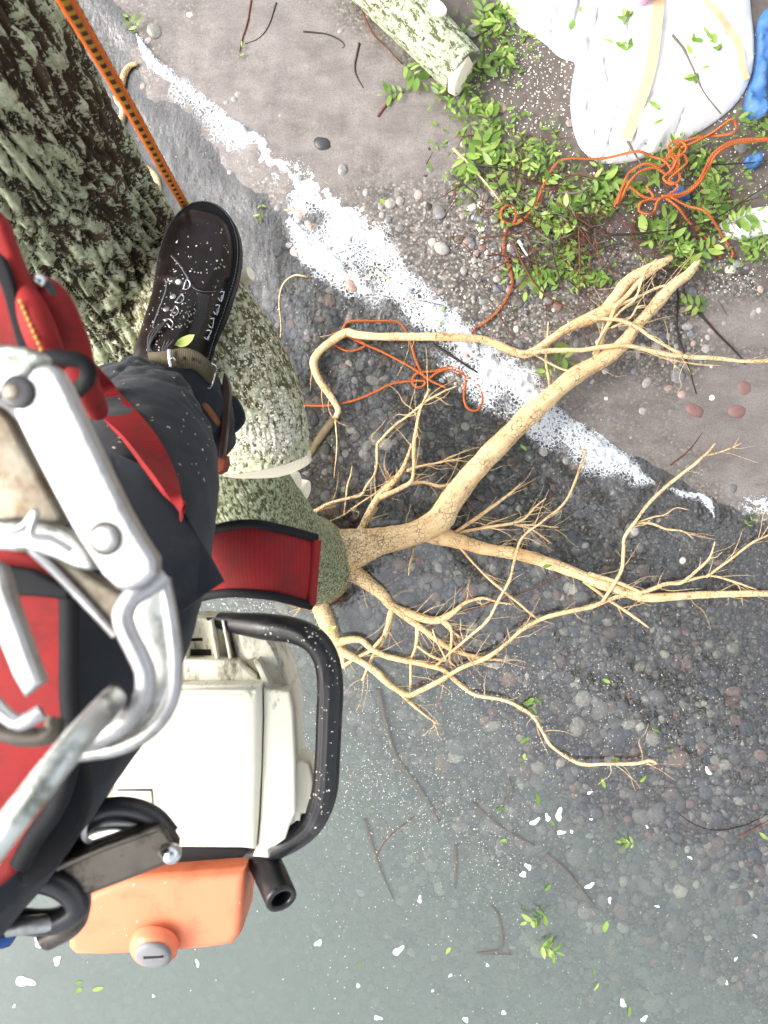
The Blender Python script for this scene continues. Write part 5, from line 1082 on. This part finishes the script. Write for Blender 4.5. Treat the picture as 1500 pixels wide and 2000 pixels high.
for a, b, lb in ((1395, 72, 'upper green sprig between the two straps of the white bag'), (1385, 94, 'lower green sprig between the two straps of the white bag'), (1215, 30, 'green sprig by the pink scrap on the white bag'), (1222, 90, 'green sprig below the pink scrap on the white bag'), (1138, 20, 'green sprig on the left lobe of the white bag'), (1350, 118, 'green sprig beside the grey stick on the white bag'), (1355, 152, 'green sprig under the grey stick on the white bag'), (1160, 252, 'green leaves near the lower left corner of the white bag'), (1285, 220, 'green leaves beside the lower end of the tan strap')):
    h_, n_ = hit(bagB, a, b, .004)
    if h_ is None: continue
    t = thing('leafy_sprig', lb, 'sprig', h_, 'sprigs on the white bag'); t.rotation_euler = (0, 0, rnd.uniform(0, 6.28))
    for k in range(rnd.randint(3, 6)): leaf('leaf', (rnd.gauss(0, .015), rnd.gauss(0, .02), rnd.uniform(0, .008)), rnd.uniform(0, 6.28), rnd.uniform(.025, .045), (rnd.uniform(-.2, .2), rnd.uniform(-.3, .3)), None, t)

# twigs of the brush heap, one by one; fine litter and chips as masses
def twig(pts, r, mat, label, group=None, z=.012, name='twig', n=None):
    w = [(surf_at(a, b, z if np.isscalar(z) else z[k]))[:] for k, (a, b) in enumerate(pts)]; mb = MB()
    mb.tube(w, np.linspace(r, r * .45, len(w)), 6, n or max(10, len(w) * 5)); return tag(mb.build(name, mat), label, 'twig', group)
for k in range(85):
    a, b = rnd.gauss(1110, 110), rnd.gauss(455, 75); L = rnd.uniform(40, 150); t = rnd.gauss(.35, .75); bend = rnd.gauss(0, .35)
    if not 900 < a < 1400 or not 190 < b < 600: continue
    m = rnd.choice((m_twig, m_twig, m_twig2, m_twig3))
    pts = [(a + L * (s - .5) * math.cos(t + bend * s), b + L * (s - .5) * math.sin(t + bend * s)) for s in (0, .33, .66, 1)]
    twig(pts, rnd.uniform(.0016, .0034), m, {m_twig: 'thin red brown', m_twig2: 'thin grey', m_twig3: 'thin blackish'}[m] + ' twig in the brush heap on the bank', 'twigs in the brush heap', [rnd.uniform(.008, .06) for _ in range(4)])
TW = [([(1313, 68), (1335, 95), (1352, 130), (1375, 180), (1408, 222)], .0045, m_twig2, 'grey stick lying across the white bag', .14), ([(1225, 275), (1240, 300), (1258, 330), (1270, 355)], .004, m_twig2, 'short grey stick at the lower edge of the white bag', .05),
      ([(1290, 330), (1360, 290), (1420, 262), (1500, 222)], .004, m_twig2, 'long grey twig over the rope tangle', .05), ([(1180, 460), (1260, 455), (1330, 445), (1400, 425), (1500, 360)], .004, m_twig3, 'long dark twig crossing below the rope tangle', .04), ([(1370, 322), (1440, 320), (1520, 312)], .003, m_twig3, 'straight dark twig pointing at the blue scrap', .03),
      ([(1130, 450), (1133, 520), (1128, 608)], .003, m_twig, 'upright red twig crossing the brush heap', .06), ([(1000, 470), (1035, 540), (1070, 580), (1122, 605)], .0042, m_twig, 'red brown stem curving out of the brush to the shingle', .03), ([(1020, 480), (1012, 470), (1030, 500)], .006, m_chip, 'short pale splinter beside the orange rope', .03),
      ([(885, 290), (920, 325), (955, 365), (978, 395)], .0045, m_pale, 'pale thin stick at the edge of the clippings', .03), ([(695, -10), (725, 60), (755, 92), (786, 126)], .004, m_twig, 'red stick leaning along the log', .02), ([(702, 84), (693, 130), (698, 152), (710, 172)], .004, m_twig3, 'short dark stick on the pale sand below the log', .006),
      ([(592, 62), (640, 68), (668, 82), (672, 92), (664, 95)], .004, m_twig3, 'hooked dark twig on the pale sand', .004), ([(492, -10), (484, 40), (472, 80), (468, 102)], .0035, m_twig, 'red twig ending in a green tuft on the sand', .008), ([(540, 5), (525, 50), (505, 75), (478, 86)], .0028, m_twig3, 'dark twig curving down beside the red twig', .006), ([(738, 228), (755, 205), (772, 190), (790, 178)], .005, m_twig, 'brown bark splinters at the sand edge', .006),
      ([(845, 672), (890, 700), (930, 726), (976, 748)], .0055, m_twig3, 'dark mossy stick floating across the wave', .012), ([(735, 525), (780, 565), (830, 606)], .003, m_pale, 'pale thin stick in the foam', .012), ([(1085, 395), (1150, 440), (1200, 470)], .003, m_twig, 'red twig between the rope and the brush heap', .04), ([(1320, 540), (1325, 590), (1322, 640), (1340, 700), (1360, 770)], .0042, m_twig3, 'long dark twig on the wet sand right of the thick root', .006),
      ([(1362, 606), (1400, 650), (1440, 690), (1455, 712)], .0045, m_twig3, 'dark stem under the green sprig on wet sand', .008), ([(1310, 908), (1345, 880), (1372, 845)], .0024, m_twig, 'thin red twig on the wet sand', .006), ([(905, 1194), (985, 1170), (1040, 1150), (1105, 1122)], .0028, m_twig, 'dark red twig in the water between the roots', .02),
      ([(735, 1672), (760, 1635), (810, 1594)], .0024, m_twig, 'red twig floating over the deep water', .003), ([(1325, 1590), (1360, 1612), (1400, 1622), (1455, 1612), (1500, 1590)], .0024, m_twig3, 'dark branched twig floating near the picture edge', .003), ([(1440, 1635), (1480, 1615), (1520, 1590)], .003, m_twig, 'reddish floating stick at the picture edge', .003),
      ([(555, 410), (580, 412), (618, 416)], .0028, m_pale, 'orange stalk lying in the shallows near the wave', .006), ([(602, 541), (575, 538), (553, 555), (545, 590), (549, 640), (543, 686)], .0034, m_pale, 'thin pale hooked root washed beside the limb', .006), ([(1075, 770), (1072, 740), (1066, 705), (1068, 675), (1071, 628)], .0055, m_pale, 'upright pale stick standing off the thick root', .05),
      ([(1255, 590), (1235, 650), (1200, 720)], .0022, m_twig, 'thin dark shoot between the pale roots', .05), ([(930, 640), (938, 700)], .0022, m_twig3, 'thin dark twig crossing the orange rope end', .02), ([(655, 822), (658, 870), (652, 935)], .0028, m_pale, 'thin pale root strand hanging in the shallows', .002)]
for pts, r, m, lb, z in TW: twig(pts, r, m, lb, None, z)
st = thing('driftwood_stick', 'pale crooked driftwood stick beside the climbing rope', 'stick', surf_at(240, 250)); mb = MB()
mb.tube([surf_at(a, b, .012)[:] for a, b in ((268, 124), (252, 130), (240, 152), (236, 190), (240, 215), (232, 262), (240, 290), (275, 320), (303, 345), (312, 380), (324, 415))], [.006, .009, .011, .011, .010, .0105, .011, .0115, .011, .010, .008], 10, 70); put(mb.build('stick', m_root), st)
mb = MB(); mb.tube([surf_at(a, b, .012)[:] for a, b in ((238, 210), (228, 200), (222, 188))], [.007, .005, .003], 7, 12); put(mb.build('offshoot', m_root), st)
for pl, r, lb in (([(738, 1345), (770, 1470), (820, 1540), (858, 1605)], .010, 'long sunken branch under the loop handle of the saw'), ([(712, 1600), (740, 1690), (768, 1755)], .007, 'sunken stick in the deep water beside the spout'), ([(890, 1650), (889, 1735)], .007, 'short upright sunken stick'), ([(922, 1568), (985, 1620), (1045, 1652)], .007, 'sunken stick among the drifting sawdust'), ([(1068, 1668), (1110, 1705), (1162, 1772)], .006, 'thin sunken stick near the white flecks'), ([(962, 1770), (976, 1800), (978, 1852), (930, 1862), (1000, 1864)], .006, 'bent sunken twig left of the floating pinnate sprig'), ([(985, 1570), (1000, 1545), (992, 1520)], .006, 'hooked sunken twig under floating leaflets')):
    twig(pl, r, mat_plain('sunken_wood', (.30, .24, .17), .7), lb, None, -.05, 'sunken_stick')

# larger stones that stand out on the beach
m_red_st = mat_plain('red_sandstone', (.22, .125, .11), .45, .4, 0, .25, 90, .3, .001); m_dk_st = mat_plain('dark_slate_stone', (.045, .045, .048), .35, .45, 0, .3, 90, .3); m_gr_st = mat_plain('grey_stone', (.17, .16, .15), .45, .4, 0, .25, 90, .3); m_wh_st = mat_plain('white_quartz', (.62, .58, .52), .5, .4, 0, .15, 60, .3); m_ol_st = mat_plain('olive_stone', (.13, .12, .09), .45, .4, 0, .25, 80, .3)
STN = [(1454, 756, 19, m_red_st, 'round red stone half buried in sand'), (1440, 803, 20, m_red_st, 'red stone below the round red one'), (1456, 800, 12, m_red_st, 'small red stone touching the lower red stone'), (1356, 801, 22, m_red_st, 'dusty pink angular stone on wet sand'), (1424, 768, 10, m_gr_st, 'small grey stone beside the red stones'), (1458, 783, 9, m_dk_st, 'flat dark pebble between the red stones'),
       (630, 280, 19, m_dk_st, 'dark wet stone in front of the foam on the sand'), (838, 292, 10, m_dk_st, 'dark oval stone near the clippings'), (797, 249, 8, m_dk_st, 'small dark ring of stone in the sand'), (778, 216, 9, m_dk_st, 'dark stone under the sprig on the sand'), (830, 343, 9, m_dk_st, 'dark stone at the lower sand edge'), (916, 399, 17, m_ol_st, 'long olive stone at the edge of the clippings'), (858, 412, 13, m_gr_st, 'square grey brown stone on the shingle'), (838, 404, 8, m_dk_st, 'round blue grey stone on the shingle'),
       (1185, 777, 9, m_wh_st, 'white stone on the wet sand beside the thick root'), (897, 468, 11, m_ol_st, 'egg shaped olive stone on the shingle'), (781, 446, 10, m_gr_st, 'grey stone near the foam edge'), (942, 485, 8, m_red_st, 'small orange red stone on the shingle'), (748, 738, 11, m_wh_st, 'whitish stone under the shallow water beside the rope'), (756, 796, 12, m_gr_st, 'pale grey stone under the shallow water'), (1072, 586, 11, m_gr_st, 'pale oval stone under the brush heap'), (1090, 598, 11, m_red_st, 'reddish stone beside the brush heap'), (1012, 590, 12, m_gr_st, 'triangular grey stone near the orange rope'), (1255, 905 - 140, 8, m_gr_st, 'small grey stone on the wet sand')]
for k, (a, b, r, m, lb) in enumerate(STN):
    o = mesh('stone', SV[k % 8], IF, m); L = r * 2.72 / FPX; o.location = ground_at(a, b, L * .04); o.scale = (L,) * 3; o.rotation_euler = (0, 0, rnd.uniform(0, 6.28)); tag(o, lb, 'stone')

def scatter_flat(name, mat, pts, size, label, cat, slim=2.2, z=.0012, on_water=False, thick=.35):
    """little chips: each a low four-sided sliver with some height"""
    V_, F_ = [], []
    for a, b in pts:
        p = surf_at(a, b, z); t = rnd.uniform(0, 6.28); L = size * rnd.uniform(.4, 1.5); B = L / rnd.uniform(1, slim); k = len(V_); e = Vector((math.cos(t), math.sin(t), rnd.gauss(0, .15))); f = Vector((-math.sin(t), math.cos(t), rnd.gauss(0, .2)))
        V_ += [p - e * L, p - f * B, p + e * L, p + f * B, p + Vector((0, 0, B * thick))]; F_ += [[k, k + 1, k + 4], [k + 1, k + 2, k + 4], [k + 2, k + 3, k + 4], [k + 3, k, k + 4]]
    return tag(mesh(name, V_, F_, mat, None, smooth=False), label, cat, kind='stuff')
def gpts(spots, n, lim=(-20, 1520, -20, 2020)):
    w = [s[4] for s in spots]; o = []
    while len(o) < n:
        s = rnd.choices(spots, w)[0]; a, b = rnd.gauss(s[0], s[2]), rnd.gauss(s[1], s[3])
        if lim[0] < a < lim[1] and lim[2] < b < lim[3]: o.append((a, b))
    return o
scatter_flat('wood_chips', m_chip, gpts([(1080, 180, 70, 90, 3), (1000, 120, 50, 60, 2), (1260, 420, 110, 60, 3), (1420, 330, 60, 90, 2), (1480, 200, 30, 60, 1), (1440, 560, 60, 30, 1), (950, 450, 60, 70, 1), (1000, 600, 50, 60, .6)], 2600), .0028, 'pale wood chips strewn over the bank', 'wood chips')
scatter_flat('sawdust', m_chip, gpts([(510, 1290, 60, 110, 1.2), (470, 1190, 50, 12, .5), (690, 1480, 60, 90, 1.2), (900, 1420, 150, 70, 2), (1150, 1360, 150, 90, 2.2), (1380, 1420, 110, 90, 1.4), (880, 1620, 70, 80, 1.3), (780, 1560, 60, 60, 1), (980, 1660, 30, 70, .8), (960, 1320, 80, 40, 1), (1000, 1700, 300, 180, 1.0), (1200, 1000, 200, 160, .8), (700, 640, 200, 120, .6), (500, 250, 180, 120, .5), (650, 1800, 40, 160, .3), (1250, 1850, 200, 150, .3)], 4800), .0015, 'white sawdust drifting on the lake surface', 'sawdust', 1.6, .002)
V_, F_ = [], []
for a, b in gpts([(q[0], q[1], q[2] * 1.25, q[3] * 1.25, q[4]) for q in clump], 1700):
    p = surf_at(a, b, rnd.uniform(.002, .03)); t, L = rnd.uniform(0, 6.28), rnd.uniform(.010, .032); B, Fb = leaf_data(1, rnd.uniform(.14, .26), .15, rnd.uniform(-.3, .4), 3); M = Matrix.Translation(p) @ Matrix.Rotation(t, 4, 'Z') @ Matrix.Rotation(rnd.uniform(-.5, .5), 4, 'Y') @ Matrix.Rotation(rnd.uniform(-.3, .5), 4, 'X') @ Matrix.Scale(L, 4)
    A = np.array(M); k = len(V_); V_ += (np.c_[B, np.ones(len(B))] @ A.T)[:, :3].tolist(); F_ += [[c_ + k for c_ in f] for f in Fb]
tag(mesh('leaf_litter', V_, F_, m_leaf), 'fresh green leaf litter covering the bank under the clippings', 'leaf litter', kind='stuff')
mb = MB()
for a, b in gpts([(1110, 450, 110, 70, 3), (1000, 330, 60, 60, 1), (1380, 440, 60, 60, 1)], 420):
    L, t = rnd.uniform(15, 60), rnd.uniform(0, 6.28); mb.tube([surf_at(a + L * s * math.cos(t), b + L * s * math.sin(t), rnd.uniform(.004, .03))[:] for s in (0, .5, 1)], rnd.uniform(.0007, .0016), 4, 5)
tag(mb.build('brushwood_litter', m_twig), 'fine red brown twig litter under the leaves on the bank', 'twig litter', kind='stuff')

# floating single leaves and white flecks of foam
for k, (a, b) in enumerate([(1192, 1334), (1075, 1600), (1210, 1482), (1250, 1528), (1182, 1540), (988, 1580), (1052, 1572), (1290, 1430), (1077, 1727), (1180, 1822), (1050, 1860), (880, 1850), (700, 1892), (1160, 1905), (1228, 1985), (990, 1640), (1500, 1640), (180, 1935), (160, 1930), (145, 1922), (1170, 1920), (742, 388), (632, 350), (1015, 1452), (650, 1222), (690, 1325), (1068, 1107)]):
    if k >= 24: continue
    o = leaf('leaf', surf_at(a, b, .004), rnd.uniform(0, 6.28), rnd.uniform(.024, .042), (rnd.uniform(-.1, .1), rnd.uniform(-.1, .1))); tag(o, ('single green leaf floating between the roots and the white flecks' if b < 1590 else 'single green leaf floating at the lower picture edge' if b > 1900 else 'single green leaf floating among the white flecks') if b > 1000 else 'single green leaf on the foam edge of the wave' if b > 360 else 'single green leaf at the shoreward edge of the foam', 'leaf', 'loose green leaves' if b > 1000 else None)
tag(leaf('leaf', PZ(640, 1232, .11), R(-60), .032, (.1, .1)), 'green leaf lying on the pale root by the saw handle', 'leaf'); tag(leaf('leaf', PZ(1060, 1107, .09), R(-80), .03, (.1, .1)), 'narrow green leaf on the long pale root', 'leaf'); tag(leaf('leaf', PZ(1015, 868, .125), R(-130), .03), 'green leaf stuck to the thick root above the foam', 'leaf')
for k, (a, b, r) in enumerate([(1070, 1597, 9), (1092, 1591, 13), (1045, 1605, 11), (1096, 1626, 9), (1117, 1624, 5), (1022, 1708, 9), (1032, 1693, 9), (820, 1757, 8), (1152, 1730, 10), (778, 1857, 13), (622, 1842, 10), (78, 1840, 16), (112, 1876, 12), (48, 1917, 20), (386, 1881, 8), (1191, 1758, 7), (1217, 1960, 10), (984, 1978, 7), (910, 1992, 8), (738, 1988, 9), (1383, 1506, 9), (1284, 1770, 5), (880, 1905, 5), (700, 1925, 6), (952, 1885, 5), (1258, 1990, 9), (1437, 1873, 5), (1475, 1828, 5), (1420, 1920, 5), (845, 1935, 4), (300, 1945, 5), (28, 1965, 5), (1152, 1548, 6), (1348, 1675, 5), (1264, 1615, 4), (1155, 1600, 4)]):
    g = np.random.default_rng(k); t = np.linspace(0, 2 * np.pi, 18, endpoint=False); L = r * HCAM / FPX; rr = L * (1 + .25 * np.sin(t * 2 + k) + .2 * np.sin(t * 3 + 2 * k)) * .85
    V = [(0, 0, .0022)] + [(math.cos(q_) * a_ * f, math.sin(q_) * a_ * .62 * f, z_) for f, z_ in ((.8, .002), (1, 0)) for q_, a_ in zip(t, rr)]
    Fc = [[0, 1 + j, 1 + (j + 1) % 18] for j in range(18)] + [[1 + j, 19 + j, 19 + (j + 1) % 18, 1 + (j + 1) % 18] for j in range(18)]
    o = mesh('foam_fleck', V, Fc, m_foam); o.location = PZ(a, b, .0025); o.rotation_euler = (0, 0, rnd.uniform(0, 6.28)); tag(o, 'white fleck of foam floating on the murky water', 'foam fleck', 'white foam flecks on the lake')
